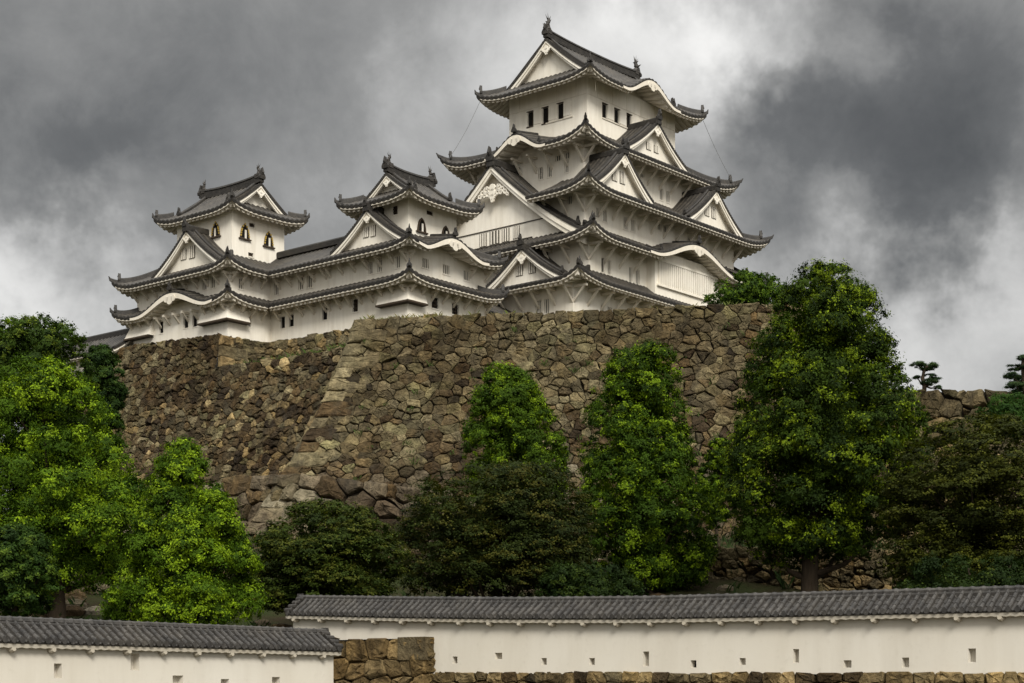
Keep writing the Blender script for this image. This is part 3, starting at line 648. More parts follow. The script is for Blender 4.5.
# ------------------------------------------------------------------ small keep in the middle
Q = Bld('small_keep', -27.4, .2, 31.8, 'smaller white three-roofed keep directly left of the main keep, brown bell windows up high', 'castle keep')
VW = 5.0                                                  # where keep and gallery meet
wl = walls(Q, -32.6, -22.2, -4.7, VW, 29.5, 36.3, {'S': [(-29.53, -28.65, 34.0, 34.98, 'grid'), (-26.85, -25.97, 33.9, 34.85, 'grid')], 'W': [(1.38, 2.05, 34.02, 35.15, 'grid')]})
bay_skirt(Q, wl, [(-32.6, -1.46, -1, 0), (-32.6, -4.7, -1, -1), (-30.7, -4.7, 0, -1)], 34.0, 35.55, .62)
walls(Q, -32.55, -22.25, -4.65, VW, 36.2, 39.3, {'S': [(-30.75, -29.83, 37.35, 38.18, 'pale'), (-28.06, -27.15, 37.3, 38.13, 'pale'), (-25.3, -24.46, 37.25, 38.1, 'pale')],
    'W': [(-.46, .16, 37.12, 38.15), (-1.6, -.99, 37.12, 38.15), (-3.81, -3.19, 37.12, 38.16)]})
wt = walls(Q, -31.5, -25.2, -3.75, 1.9, 39.2, 43.9, {'W': [(-2.44, -1.79, 42.2, 43.0, 'grid')], 'S': [(-29.15, -28.3, 42.45, 42.85, 'grid')]})
frS = ((0, -3.75), (1, 0), (0, 1))
bell_window(Q, wt, frS, -29.85, 40.75, 1.15, 1.25, False); bell_window(Q, wt, frS, -26.7, 40.75, 1.15, 1.2, False)
fW = lambda u, v: ((u, v), (0, 1), (1, 0)); fS = lambda u, v: ((u, v), (1, 0), (0, 1)); fE = lambda u, v: ((u, v), (0, 1), (-1, 0)); fN = lambda u, v: ((u, v), (1, 0), (0, -1))
eu, ev = -34.32, -6.55
l1, _ = eaves(Q, 'roof', [(fS(eu, ev), 12.9, 1.9, 1.8, Hp, Hp, []), (fW(eu, ev), VW - ev, 1.9, 1.75, Hp, Fl, []), (fE(eu + 12.9, ev), VW - ev, 1.9, 1.8, Hp, Fl, [])], 35.75, .85, .6, [((eu, ev), 1.9, 1.9, 0), ((eu + 12.9, ev), -1.9, 1.9, 0)])
brackets(Q, l1, 'S', -32.6, -22.2, -4.7, VW, 1, 35.3, 1.45, size=.55); brackets(Q, l1, 'W', -32.6, -22.2, -4.7, VW, 1, 35.3, 1.45, size=.55)
l2, _ = eaves(Q, 'roof', [(fS(eu, ev), 12.7, 2.85, 1.9, Hp, Hp, [(5.75, 4.1, 1.3)]), (fW(eu, ev), VW - ev, 2.85, 1.75, Hp, Fl, []), (fE(eu + 12.7, ev), VW - ev, 2.85, 1.8, Hp, Fl, [])], 38.72, 1.6, .55, [((eu, ev), 2.85, 2.85, 0), ((eu + 12.7, ev), -2.85, 2.85, 0)])
brackets(Q, l2, 'S', -32.55, -22.2, -4.65, VW, 1, 38.3, 1.9, size=.55, skip=((1.2, 8.2),)); brackets(Q, l2, 'W', -32.55, -22.2, -4.65, VW, 1, 38.3, 1.6, size=.55)
gable(Q, l2, ((-33.5, -.6), (0, -1), (1, 0)), 4.4, 3.1, 39.5, 4.0, wins=((-1.1, -.45, 40.35, 41.2), (-.2, .4, 40.3, 41.25)), board=.5, pend=.7, fin=.8)
hip_gable(Q, -33.2, -23.6, -5.5, 3.5, 'u', 43.25, 2.85, .55, 1.75, 1.72, wins=(), board=.42, pend=.7, fish=1.15, Lu=3.6, fin=.65)
mb = MB(); mb.hexa([(-33.2, -5.2, 28.4), (-21.6, -5.2, 28.4), (-21.6, 5.0, 28.4), (-33.2, 5.0, 28.4), (-32.62, -4.72, 32.3), (-22.18, -4.72, 32.3), (-22.18, 5.0, 32.3), (-32.62, 5.0, 32.3)]); mb.c = [(.13, .1, .06)] * 8
Q.part(mb, 'stone_footing', M['stone'])

# ------------------------------------------------------------------ gallery between small keep and corner turret
Gy = Bld('connecting_gallery', -30.7, 9.2, 31.8, 'long low white two-roofed gallery joining the small keep and the far left turret', 'castle gallery')
walls(Gy, -32.6, -28.2, VW + .02, 13.4, 29.5, 36.3, {'W': [(10.89, 11.49, 33.85, 34.93, 'dark'), (9.71, 10.36, 33.85, 34.93, 'dark'), (5.3, 5.95, 33.85, 34.93, 'dark')]})
walls(Gy, -32.55, -28.25, VW + .02, 13.4, 36.2, 39.2, {'W': [(11.74, 12.44, 37.08, 38.2), (8.44, 9.15, 37.08, 38.2), (7.27, 7.98, 37.08, 38.2)]})
VE = 11.3
g1, _ = eaves(Gy, 'roof', [(fW(-34.32, VW), VE - VW, 1.9, 1.75, Fl, ('valley', 1.0), []), (fE(-26.6, VW), 8.4, 1.8, 1.6, Fl, Fl, [])], 35.75, .85, 0)
brackets(Gy, g1, 'W', -32.6, -28, VW + .3, 13.2, 1, 35.3, 1.45, size=.55)
g2, _ = eaves(Gy, 'roof', [(fW(-34.32, VW), VE - VW, 4.0, 1.75, Fl, ('valley', 1.0), []), (fE(-26.3, VW + .02), 13.8 - VW, 4.3, 1.6, Fl, Fl, [])], 38.72, 2.45, 0, conc=.2)
brackets(Gy, g2, 'W', -32.55, -28, VW + .3, 13.2, 1, 38.25, 1.6, size=.55)
mb = MB(); mb.sweep([(-30.6, VW - 1.5 + 10.5 * i / 6, 41.2) for i in range(7)], RPROF(.24, .5)); Gy.part(mb, 'ridge', M['ridge'], g2)

# ------------------------------------------------------------------ corner turret at the far left
T = Bld('corner_turret', -32.5, 19.5, 32, 'white turret keep at the far left end with black bell windows dotted in gold', 'castle turret')
wl = walls(T, -37.8, -28.5, 12.85, 26.5, 29.0, 36.5, {'W': [(22.03, 22.65, 34.05, 35.18, 'dark'), (18.38, 19.08, 34.05, 35.12, 'dark'), (17.14, 17.78, 34.0, 35.09, 'dark'), (15.95, 16.5, 35.3, 35.7, 'dark'), (20.2, 20.9, 35.4, 35.95, 'dark')], 'S': [(-35.3, -35.0, 33.8, 34.7, 'dark')]})
bay_skirt(T, wl, [(-37.8, 16.3, -1, 0), (-37.8, 12.85, -1, -1), (-35.6, 12.85, 0, -1)], 34.0, 35.5, .62)
bay_skirt(T, wl, [(-37.8, 26.5, -1, 1), (-37.8, 23.4, -1, 0)], 34.0, 35.7, .62)
walls(T, -37.45, -28.8, 12.9, 26.4, 36.3, 39.5, {'W': [(16.14, 16.87, 37.33, 38.42), (14.95, 15.63, 37.33, 38.42), (22.22, 22.95, 38.1, 38.65)], 'S': [(-36.48, -35.85, 37.1, 38.05)]})
wt = walls(T, -35.7, -29.2, 14.7, 22.6, 39.4, 45.4, {'S': [(-33.57, -32.9, 43.65, 44.05, 'grid'), (-33.7, -33.07, 40.9, 41.25, 'grid')]})
frS = ((0, 14.7), (1, 0), (0, 1)); frW = ((-35.7, 0), (0, 1), (1, 0))
bell_window(T, wt, frW, 16.9, 42.66, 1.15, 1.35); bell_window(T, wt, frS, -34.18, 42.4, 1.15, 1.4); bell_window(T, wt, frS, -31.23, 42.25, 1.15, 1.4)
eu, ev, e2 = -39.25, 11.2, 28.0
l1, _ = eaves(T, 'roof', [(fS(eu, ev), -34.32 - eu, 1.8, 1.6, Hp, ('valley', 1.0), []), (fW(eu, ev), e2 - ev, 1.8, 1.5, Hp, Hp, [(8.0, 5.3, 1.5)]), (fN(eu, e2), 12, 1.8, 1.5, Hp, Hp, []), (fE(eu + 12, ev + 1.8), e2 - ev - 1.8, 1.8, 1.5, Fl, Hp, [])], 35.72, .9, .75, [((eu, ev), 1.8, 1.8, 0), ((eu, e2), 1.8, -1.8, 2)])
brackets(T, l1, 'W', -37.8, -28, 12.85, 26.5, 1, 35.35, 1.35, size=.55); brackets(T, l1, 'S', -37.8, -33.6, 12.85, 26.5, 1, 35.35, 1.3, size=.55)
l2, _ = eaves(T, 'roof', [(fS(eu, ev), -34.32 - eu, 3.5, 1.65, Hp, ('valley', 1.0), []), (fW(eu, ev), e2 - ev, 3.5, 1.75, Hp, Hp, []), (fN(eu, e2), 12, 3.5, 1.5, Hp, Hp, []), (fE(eu + 12, ev + 3.5), e2 - ev - 3.5, 3.5, 1.5, Fl, Hp, [])], 38.72, 1.9, .75, [((eu, ev), 3.5, 3.5, 0), ((eu, e2), 3.5, -3.5, 2)])
brackets(T, l2, 'W', -37.45, -28, 12.9, 26.4, 1, 38.3, 1.5, size=.55); brackets(T, l2, 'S', -37.45, -33.6, 12.9, 26.4, 1, 38.3, 1.3, size=.55)
gable(T, l2, ((-38.3, 18.1), (0, -1), (1, 0)), 4.9, 3.7, 39.35, 4.5, wins=((-1.6, -.85, 40.55, 41.5), (-.4, .4, 40.5, 41.6)), board=.5, pend=.75, fin=.8)
hip_gable(T, -36.9, -27.4, 13.3, 24.6, 'v', 44.8, 3.2, .6, 1.35, 1.6, board=.5, pend=.8, fish=1.15, Lu=3.6, fin=.65)

# ------------------------------------------------------------------ low passage between small keep and main keep, gate roof at the far left
def small_house(name, u0, u1, v0, v1, zb, zt, rise, axis, label, cat, rz=None, gf=.7):
    B = Bld(name, (u0 + u1) / 2, (v0 + v1) / 2, zb, label, cat)
    walls(B, u0, u1, v0, v1, zb, zt)
    ov = .9; half = ((v1 - v0) if axis == 'u' else (u1 - u0)) / 2 + ov
    mt, me = MB(), MB(); zfl = lambda s, d: zt - .1 + rise * (.8 * d / half + .2 * (d / half) ** 2)
    if axis == 'u': fr = [((u0 - gf, v0 - ov), (1, 0), (0, 1)), ((u0 - gf, v1 + ov), (1, 0), (0, -1))]; L = u1 - u0 + 2 * gf
    else: fr = [((u0 - ov, v0 - gf), (0, 1), (1, 0)), ((u1 + ov, v0 - gf), (0, 1), (-1, 0))]; L = v1 - v0 + 2 * gf
    for f in fr: strip(mt, me, f, L, half, ov, zfl, Fl, Fl)
    ro = B.part(mt, 'roof', [M['tile'], M['ridge']]); B.part(me, 'eave', M['eave'], ro)
    zp = lambda x: zfl(0, half - min(abs(x), half)); um, vm = (u0 + u1) / 2, (v0 + v1) / 2
    ends = [((u0 - gf, vm), (0, 1), (1, 0)), ((u1 + gf, vm), (0, 1), (-1, 0))] if axis == 'u' else [((um, v0 - gf), (1, 0), (0, 1)), ((um, v1 + gf), (1, 0), (0, -1))]
    for e in ends: gable(B, ro, e, half, 0, zt, 0, tile=False, zp=zp, board=.35, rec=gf, pend=.5, ridge=False)
    mr = MB(); P0 = at(ends[0], 0, -.1, zp(0)); P1 = at(ends[1], 0, -.1, zp(0))
    mr.sweep([(P0[0] + (P1[0] - P0[0]) * k / 8, P0[1] + (P1[1] - P0[1]) * k / 8, zp(0)) for k in range(9)], RPROF(.22, .5))
    finial(mr, (P0[0], P0[1], zp(0) + .3), .9, ends[0][2]); finial(mr, (P1[0], P1[1], zp(0) + .3), .9, ends[1][2]); B.part(mr, 'ridge', M['ridge'], ro)
    return B
small_house('passage_building', -21.6, -15.6, -3.4, 4.2, 30, 35.2, 2.6, 'u', 'low dark-roofed passage squeezed between the small keep and the main keep', 'castle gallery')
# ------------------------------------------------------------------ ground
def lerp_list(x, pts):
    if x <= pts[0][0]: return pts[0][1]
    for (a, b_), (c, d) in zip(pts, pts[1:]):
        if x <= c: return b_ + (d - b_) * (x - a) / (c - a)
    return pts[-1][1]
def ground_z(x, y):
    z = lerp_list(y, [(0, -1.6), (50, -1.6), (57, -.3), (62, .9), (80, 4.2), (86, 5.8), (130, 11.5), (170, 13), (260, 13), (420, -1.6)])
    if y > 56: z += .5 * mnoise.noise((x * .16, y * .16, 3)) + .22 * mnoise.noise((x * .6, y * .6, 9))
    if abs(x) > 90: z = -1.6 + (z + 1.6) * max(0, 1 - (abs(x) - 90) / 120)
    return z
xs = [-3000, -800, -300] + [-200 + 10 * i for i in range(11)] + [-95 + 1.9 * i for i in range(101)] + [100 + 10 * i for i in range(11)] + [300, 800, 3000]
ys = [-400, -60, 0, 20, 40] + [48 + 1.5 * i for i in range(70)] + [155 + 8 * i for i in range(34)] + [600, 1200, 4000]
mb = MB(); mb.grid([[(x, y, ground_z(x, y)) for x in xs] for y in ys])
tag(mb.build('hillside_ground', M['soil'], smooth=True), None, None, kind='structure')
mb = MB(); mb.grid([[(x, y, -1.59) for x in (-60, 60)] for y in (-40, 36)])
tag(mb.build('gravel_forecourt', M['gravel']), None, None, kind='structure')

# ------------------------------------------------------------------ dry stone ramparts: every stone is modelled
def pxy(px, D): return ((px - 512) / F * D, D)
PAL = {'grey': [(.168, .146, .098), (.215, .188, .126), (.118, .102, .070), (.255, .225, .155), (.175, .142, .082), (.085, .073, .050), (.205, .190, .110), (.19, .155, .092)],
       'brown': [(.080, .056, .032), (.115, .082, .046), (.052, .038, .025), (.15, .105, .055), (.034, .026, .018), (.19, .148, .088), (.092, .070, .047), (.044, .033, .023)],
       'pale': [(.22, .195, .155), (.17, .145, .11), (.29, .265, .225), (.12, .095, .07), (.16, .13, .10), (.26, .22, .17), (.09, .07, .055)],
       'ochre': [(.33, .25, .135), (.38, .30, .175), (.27, .205, .11), (.34, .25, .12), (.25, .205, .125), (.36, .31, .20)]}
def clip(poly, nx, ny, c):
    """keep the side nx*x + ny*y <= c"""
    out = []; n = len(poly)
    for i in range(n):
        p, q = poly[i], poly[(i + 1) % n]; a, b_ = nx * p[0] + ny * p[1] - c, nx * q[0] + ny * q[1] - c
        if a <= 0: out.append(p)
        if (a < 0) != (b_ < 0) and abs(a - b_) > 1e-12:
            t = a / (a - b_); out.append((p[0] + (q[0] - p[0]) * t, p[1] + (q[1] - p[1]) * t))
    return out
def batter(h, k=(.25, .0085)): return k[0] * h + k[1] * h * h
def stones(mb, P0, P1, z0, z1, H, size, pal, rg, kb=(.25, .0085), kL=0.0, kR=0.0, quoinL=None, quoinR=None, gap=.05, relief=.16, asp=.68, cap=True, palfn=None, sizefn=None, jit=1.0, tk=1.0, fill=.42):
    """one battered face P0 -> P1 (top line, heights z0 -> z1), H high; the outside is on the right hand of P0 -> P1 seen from above"""
    P0 = Vector((*P0, 0)); P1 = Vector((*P1, 0)); L = (P1 - P0).length; t = (P1 - P0) / L; n = Vector((t.y, -t.x, 0))
    bt = lambda h: batter(max(h, 0), kb)
    def W(s, h, o=0):
        zt = z0 + (z1 - z0) * max(0, min(1, s / L)); p = P0 + t * s + n * (bt(h) + o); return (p.x, p.y, zt - h + o * .25)
    bm = bt(H) * 1.05
    sl, sr = -bm * kL, L + bm * kR
    # backing sheet in the joints
    m_ = 12; mb.grid([[W(-bt(H * j / m_) * kL + (L + bt(H * j / m_) * (kL + kR)) * i / 8, H * j / m_, -.22) for i in range(9)] for j in range(m_ + 1)], 1, (.02, .016, .012))
    # jittered, weighted seeds
    seeds = []; h = size * asp * .5; row = 0
    while h < H + size:
        sz = sizefn(h) if sizefn else size; s = sl - sz + (row % 2) * sz * .5 + rg.random() * .3 * sz
        while s < sr + sz:
            big = rg.random(); k = .5 + 1.15 * big * big
            seeds.append((s + sz * k * .5 + rg.uniform(-.38, .38) * sz * jit, h + rg.uniform(-.48, .48) * sz * asp * jit, (big - .5) * .42 * sz * sz * jit))
            if rg.random() < fill: seeds.append((s + rg.uniform(0, 1) * sz, h + rg.uniform(-.5, .5) * sz * asp, -.5 * sz * sz))
            s += sz * k
        h += sz * asp; row += 1
    cell = size * 1.6; hashd = {}
    for i, (a, b_, c) in enumerate(seeds): hashd.setdefault((int(a // cell), int(b_ / asp // cell)), []).append(i)
    def put(poly, col, rel, tilt):
        if len(poly) < 3: return
        # drop tiny edges, round corners
        q = [p for i, p in enumerate(poly) if math.dist(p, poly[i - 1]) > .06]
        if len(q) < 3: return
        A = sum(q[i][0] * q[(i + 1) % len(q)][1] - q[(i + 1) % len(q)][0] * q[i][1] for i in range(len(q))) / 2
        if abs(A) < .03: return
        if fill:      # broken, uneven edges
            q2 = []
            for i, p in enumerate(q):
                b_ = q[(i + 1) % len(q)]; l_ = math.dist(p, b_); q2.append(p)
                if l_ > .35: q2.append(((p[0] + b_[0]) / 2 + rg.uniform(-.09, .09) * l_, (p[1] + b_[1]) / 2 + rg.uniform(-.09, .09) * l_))
            q = q2
        cx = sum(p[0] for p in q) / len(q); cy = sum(p[1] for p in q) / len(q)
        r_ = []
        for i, p in enumerate(q):
            a, b_ = q[i - 1], q[(i + 1) % len(q)]; f = rg.uniform(.04, .16)
            r_ += [(p[0] + (a[0] - p[0]) * f, p[1] + (a[1] - p[1]) * f), (p[0] + (b_[0] - p[0]) * f, p[1] + (b_[1] - p[1]) * f)]
        rad = math.sqrt(abs(A)) * .5; n_ = len(r_)
        def shr(k, o, jit):
            out = []
            for p in r_:
                dx, dy = p[0] - cx, p[1] - cy; d = math.hypot(dx, dy) + 1e-6; k2 = max(.2, 1 - k / d)
                s_, h_ = cx + dx * k2, cy + dy * k2
                out.append(W(s_ + rg.uniform(-jit, jit), h_ + rg.uniform(-jit, jit), o + (dx * tilt[0] + dy * tilt[1]) * .5 + rg.uniform(-jit, jit) * .8))
            return out
        g = gap * rg.choice((.1, .2, .35, .6, 1.0, 2.2))
        rings = [shr(g * .6, -.24, 0), shr(g, rel * .45, .015), shr(g + rad * .13, rel * .92, .04), shr(g + rad * .5, rel * 1.05, .07)]
        vs = [v for r in rings for v in r] + [W(cx, cy, rel * 1.02)]
        fs = [(a * n_ + i, a * n_ + (i + 1) % n_, (a + 1) * n_ + (i + 1) % n_, (a + 1) * n_ + i) for a in range(3) for i in range(n_)] + [(3 * n_ + i, 3 * n_ + (i + 1) % n_, 4 * n_) for i in range(n_)]
        mb.add(vs, fs, 0, col)
    def colour(h):
        p = PAL[palfn(h, rg) if palfn else pal]; c = p[int(rg.random() * len(p))]; d_ = p[int(rg.random() * len(p))]; k = rg.uniform(.72, 1.3); return tuple((x * .6 + y * .4) * k for x, y in zip(c, d_))
    qz = 1.15 * max(1, size / .9)
    for i, (a, b_, wgt) in enumerate(seeds):
        if a < sl - size or a > sr + size: continue
        top = -rg.uniform(-.02, .16) if cap else 0
        x0, x1 = a - 1.6 * size, a + 1.6 * size; poly = [(x0, b_ - 1.3 * size), (x1, b_ - 1.3 * size), (x1, b_ + 1.3 * size), (x0, b_ + 1.3 * size)]
        ci, cj = int(a // cell), int(b_ / asp // cell)
        for di in (-1, 0, 1):
            for dj in (-1, 0, 1):
                for k in hashd.get((ci + di, cj + dj), ()):
                    if k == i: continue
                    c, d, w2 = seeds[k]; nx, ny = c - a, (d - b_) / (asp * asp)
                    lim = .5 * ((c * c - a * a) + (d * d - b_ * b_) / (asp * asp) + wgt - w2)
                    poly = clip(poly, nx, ny, lim)
                    if len(poly) < 3: break
        poly = clip(poly, 0, -1, -top if top > 0 else -top); poly = clip(poly, 0, 1, H)
        db = kb[0] + 2 * kb[1] * max(b_, 0); b0 = bt(b_) - db * b_
        qL = qz if quoinL else 0; qR = qz if quoinR else 0
        poly = clip(poly, -1, -db * kL, b0 * kL - qL)          # s >= -bt(h) * kL + qL
        poly = clip(poly, 1, -db * kR, L + b0 * kR - qR)
        if len(poly) >= 3: put(poly, colour(b_), relief * rg.uniform(.45, 1.25), (rg.uniform(-.36, .36) * tk, rg.uniform(-.42, .36) * tk))
    for qd, kk in ((quoinL, kL), (quoinR, kR)):
        if not qd: continue
        h = 0; i = 0
        while h < H:
            hh = rg.uniform(.75, 1.05) * (1 + .02 * h); ln = (2.9 if i % 2 else 1.65) * rg.uniform(.85, 1.15)
            if qd is quoinL and kk == kL and qd == 'L' or (qd == 'L'):
                e0, e1 = -bt(h) * kL, -bt(h + hh) * kL; poly = [(e0, h), (e0 + ln, h + .05), (e1 + ln, h + hh), (e1, h + hh)]
            else:
                e0, e1 = L + bt(h) * kR, L + bt(h + hh) * kR; poly = [(e0 - ln, h), (e0, h), (e1, h + hh), (e1 - ln, h + hh - .05)]
            p = PAL[palfn(h, rg) if palfn else pal]; c = p[int(rg.random() * 4)]; k = rg.uniform(.95, 1.35)
            put(poly, tuple(x * k for x in c), relief * 1.25, (rg.uniform(-.03, .03), rg.uniform(-.03, .03))); h += hh; i += 1
rg = random.Random(11)
PA = (-12.6, 139.0); tdir = Vector((.986, -.169)).normalized(); LW = 36.0
PB = (PA[0] + tdir.x * LW, PA[1] + tdir.y * LW); nb = Vector((-tdir.y, tdir.x)) * 1.0
PA2 = (PA[0] + nb.x * 14, PA[1] + nb.y * 14); PB2 = (PB[0] + nb.x * 55, PB[1] + nb.y * 55)
mb = MB()
mixp = lambda h, r: ('pale' if r.random() < .55 else 'brown') if h > 12.5 + 2 * r.random() else ('brown' if r.random() < .10 + .055 * max(0, h - 3) else 'grey')
stones(mb, PA, PB, 30.0, 30.0, 20, 0.88, 'grey', rg, kL=1, kR=1, quoinL='L', palfn=mixp, relief=.17, gap=.035, asp=.78)
stones(mb, PA2, PA, 30.0, 30.0, 20, 1.6, 'grey', rg, kL=0, kR=1, palfn=mixp)
stones(mb, PB, PB2, 30.0, 30.0, 20, 2.0, 'grey', rg, kL=1, kR=0, palfn=mixp)
tag(mb.build('stone_rampart', [M['stone'], M['joint']]), 'tall grey stone rampart below the main keep, big squared stones down its slanted left edge', 'stone wall', 'dry stone walls of the castle hill')
PL, PM, PR = wpt(-38.7, 27.3), wpt(-39.1, 12.4), pxy(362, 145.0)
dl = Vector((PM[0] - PL[0], PM[1] - PL[1])).normalized(); PL2 = (PL[0] - dl.y * 22, PL[1] + dl.x * 22)
mb = MB()
mb2 = lambda h, r: 'brown' if r.random() < .66 else ('grey' if r.random() < .8 else 'ochre')
stones(mb, PL, PM, 33.2, 32.4, 19, .80, 'brown', rg, kL=1, quoinL='L', palfn=lambda h, r: ('grey' if r.random() < .45 else 'brown') if h < 3 else mb2(h, r), relief=.17, gap=.06, asp=.78, kR=.05, tk=.7)
nW = Vector((PR[1] - PM[1], -(PR[0] - PM[0]))).normalized() * batter(3.3); sh = lambda p: (p[0] + nW.x, p[1] + nW.y)
stones(mb, sh(PM), sh(PR), 29.1, 28.9, 15.5, .80, 'brown', rg, kb=(.306, .0085), kL=.05, palfn=mb2, relief=.17, gap=.06, asp=.78, tk=.7)
stones(mb, PL2, PL, 33.2, 33.2, 19, 1.4, 'brown', rg, kR=1, palfn=mb2)
tag(mb.build('stone_rampart', [M['stone'], M['joint']]), 'dark brown rampart of small rough stones below the left turret and gallery', 'stone wall', 'dry stone walls of the castle hill')
mb = MB()
stones(mb, PM, wpt(-33.6, 12.45), 32.4, 32.4, 4, .95, 'ochre', rg, kb=(.2, 0), kL=1, quoinL='L', palfn=lambda h, r: 'grey' if r.random() < .6 else 'ochre')
stones(mb, wpt(-33.6, 12.6), wpt(-33.6, -9), 32.45, 32.1, 4, .95, 'grey', rg, kb=(.2, 0), palfn=lambda h, r: 'grey' if r.random() < .6 else 'ochre')
tag(mb.build('stone_embankment', [M['stone'], M['joint']]), 'low band of lighter stones directly under the white gallery wall', 'stone wall', 'dry stone walls of the castle hill')
mb = MB()
A3, B3, C3 = pxy(90, 150), pxy(300, 134.0), pxy(470, 128.5)
pf = lambda h, r: 'pale' if r.random() < .8 else 'brown'
stones(mb, A3, B3, 17.3, 17.1, 8, 2.2, 'pale', rg, kb=(.3, .01), palfn=pf, relief=.45, gap=.1, asp=.6)
stones(mb, B3, C3, 17.1, 14.6, 7, 1.8, 'pale', rg, kb=(.3, .01), palfn=pf, relief=.45, gap=.1, asp=.66)
tag(mb.build('stone_terrace_wall', [M['stone'], M['joint']]), 'low terrace wall of large greyish boulders at the foot of the ramparts', 'stone wall', 'dry stone walls of the castle hill')
mb = MB()
stones(mb, pxy(872, 116), pxy(1110, 107), 20.3, 18.8, 12, 1.25, 'brown', rg, kL=1, palfn=lambda h, r: 'grey' if r.random() < .6 else 'ochre', relief=.3, gap=.13, asp=.8, tk=1.4)
stones(mb, pxy(1110, 107), (pxy(1110, 107)[0] + 4, 140), 18.8, 18.8, 12, 1.8, 'brown', rg, kL=0, palfn=lambda h, r: 'grey')
tag(mb.build('stone_rampart', [M['stone'], M['joint']]), 'brown rampart of chunky stones at the far right, under the little pine', 'stone wall', 'dry stone walls of the castle hill')
mb = MB()
stones(mb, pxy(630, 86), pxy(945, 80), 7.3, 6.6, 4.2, .66, 'brown', rg, kb=(.15, 0), palfn=lambda h, r: 'ochre' if r.random() < .35 else 'grey', relief=.22, gap=.07)
tag(mb.build('stone_terrace_wall', [M['stone'], M['joint']]), 'low brown terrace wall behind the trunk of the biggest tree', 'stone wall', 'dry stone walls of the castle hill')
# castle terrace inside the ramparts
poly = [wpt(-36, 26), wpt(-37.2, 14), (PM[0] + 3, PM[1] + 2), (PR[0] + 1, PR[1] + 2.5), (PA[0] + 1.2, PA[1] + 1.6), (PB[0] - 1, PB[1] + 1.4), (PB2[0] - 1, PB2[1]), (PB2[0] - 4, PB2[1] + 2), (10, 240), (-40, 215), (PL2[0] + 1, PL2[1])]
mb = MB(); n = len(poly); vs = [(x, y, 29.0) for x, y in poly] + [(x, y, 11) for x, y in poly]
mb.add(vs, [tuple(range(n))] + [(i, (i + 1) % n, n + (i + 1) % n, n + i) for i in range(n)])
tag(mb.build('castle_terrace_ground', M['soil']), None, None, kind='structure')
GB = small_house('gate_building', -38.6, -34.6, 27.9, 40, 30, 33.2, 2.0, 'v', 'small tiled roof with white gable poking out beside the far left turret', 'gate house')

mb = MB()
stones(mb, wpt(-38.9, 41.5), wpt(-38.4, 27.6), 31.2, 31.2, 19, 1.1, 'brown', rg, kb=(.12, 0), kL=1, palfn=mb2, relief=.2)
stones(mb, wpt(-30, 41.5), wpt(-38.9, 41.5), 31.2, 31.2, 19, 1.6, 'brown', rg, kb=(.12, 0), kR=1, palfn=mb2, relief=.2)
q4 = [wpt(-38.8, 41.3), wpt(-38.5, 27), wpt(-30, 27), wpt(-30, 41.3)]; mb.add([(x, y, 31.15) for x, y in q4], [(0, 1, 2, 3)], 1, (.05, .04, .03))
o = mb.build('stone_footing', [M['stone'], M['joint']]); o.parent = GB.root; o.matrix_parent_inverse = (__import__('mathutils').Matrix.Translation(GB.root.location) @ GB.root.rotation_euler.to_matrix().to_4x4()).inverted()
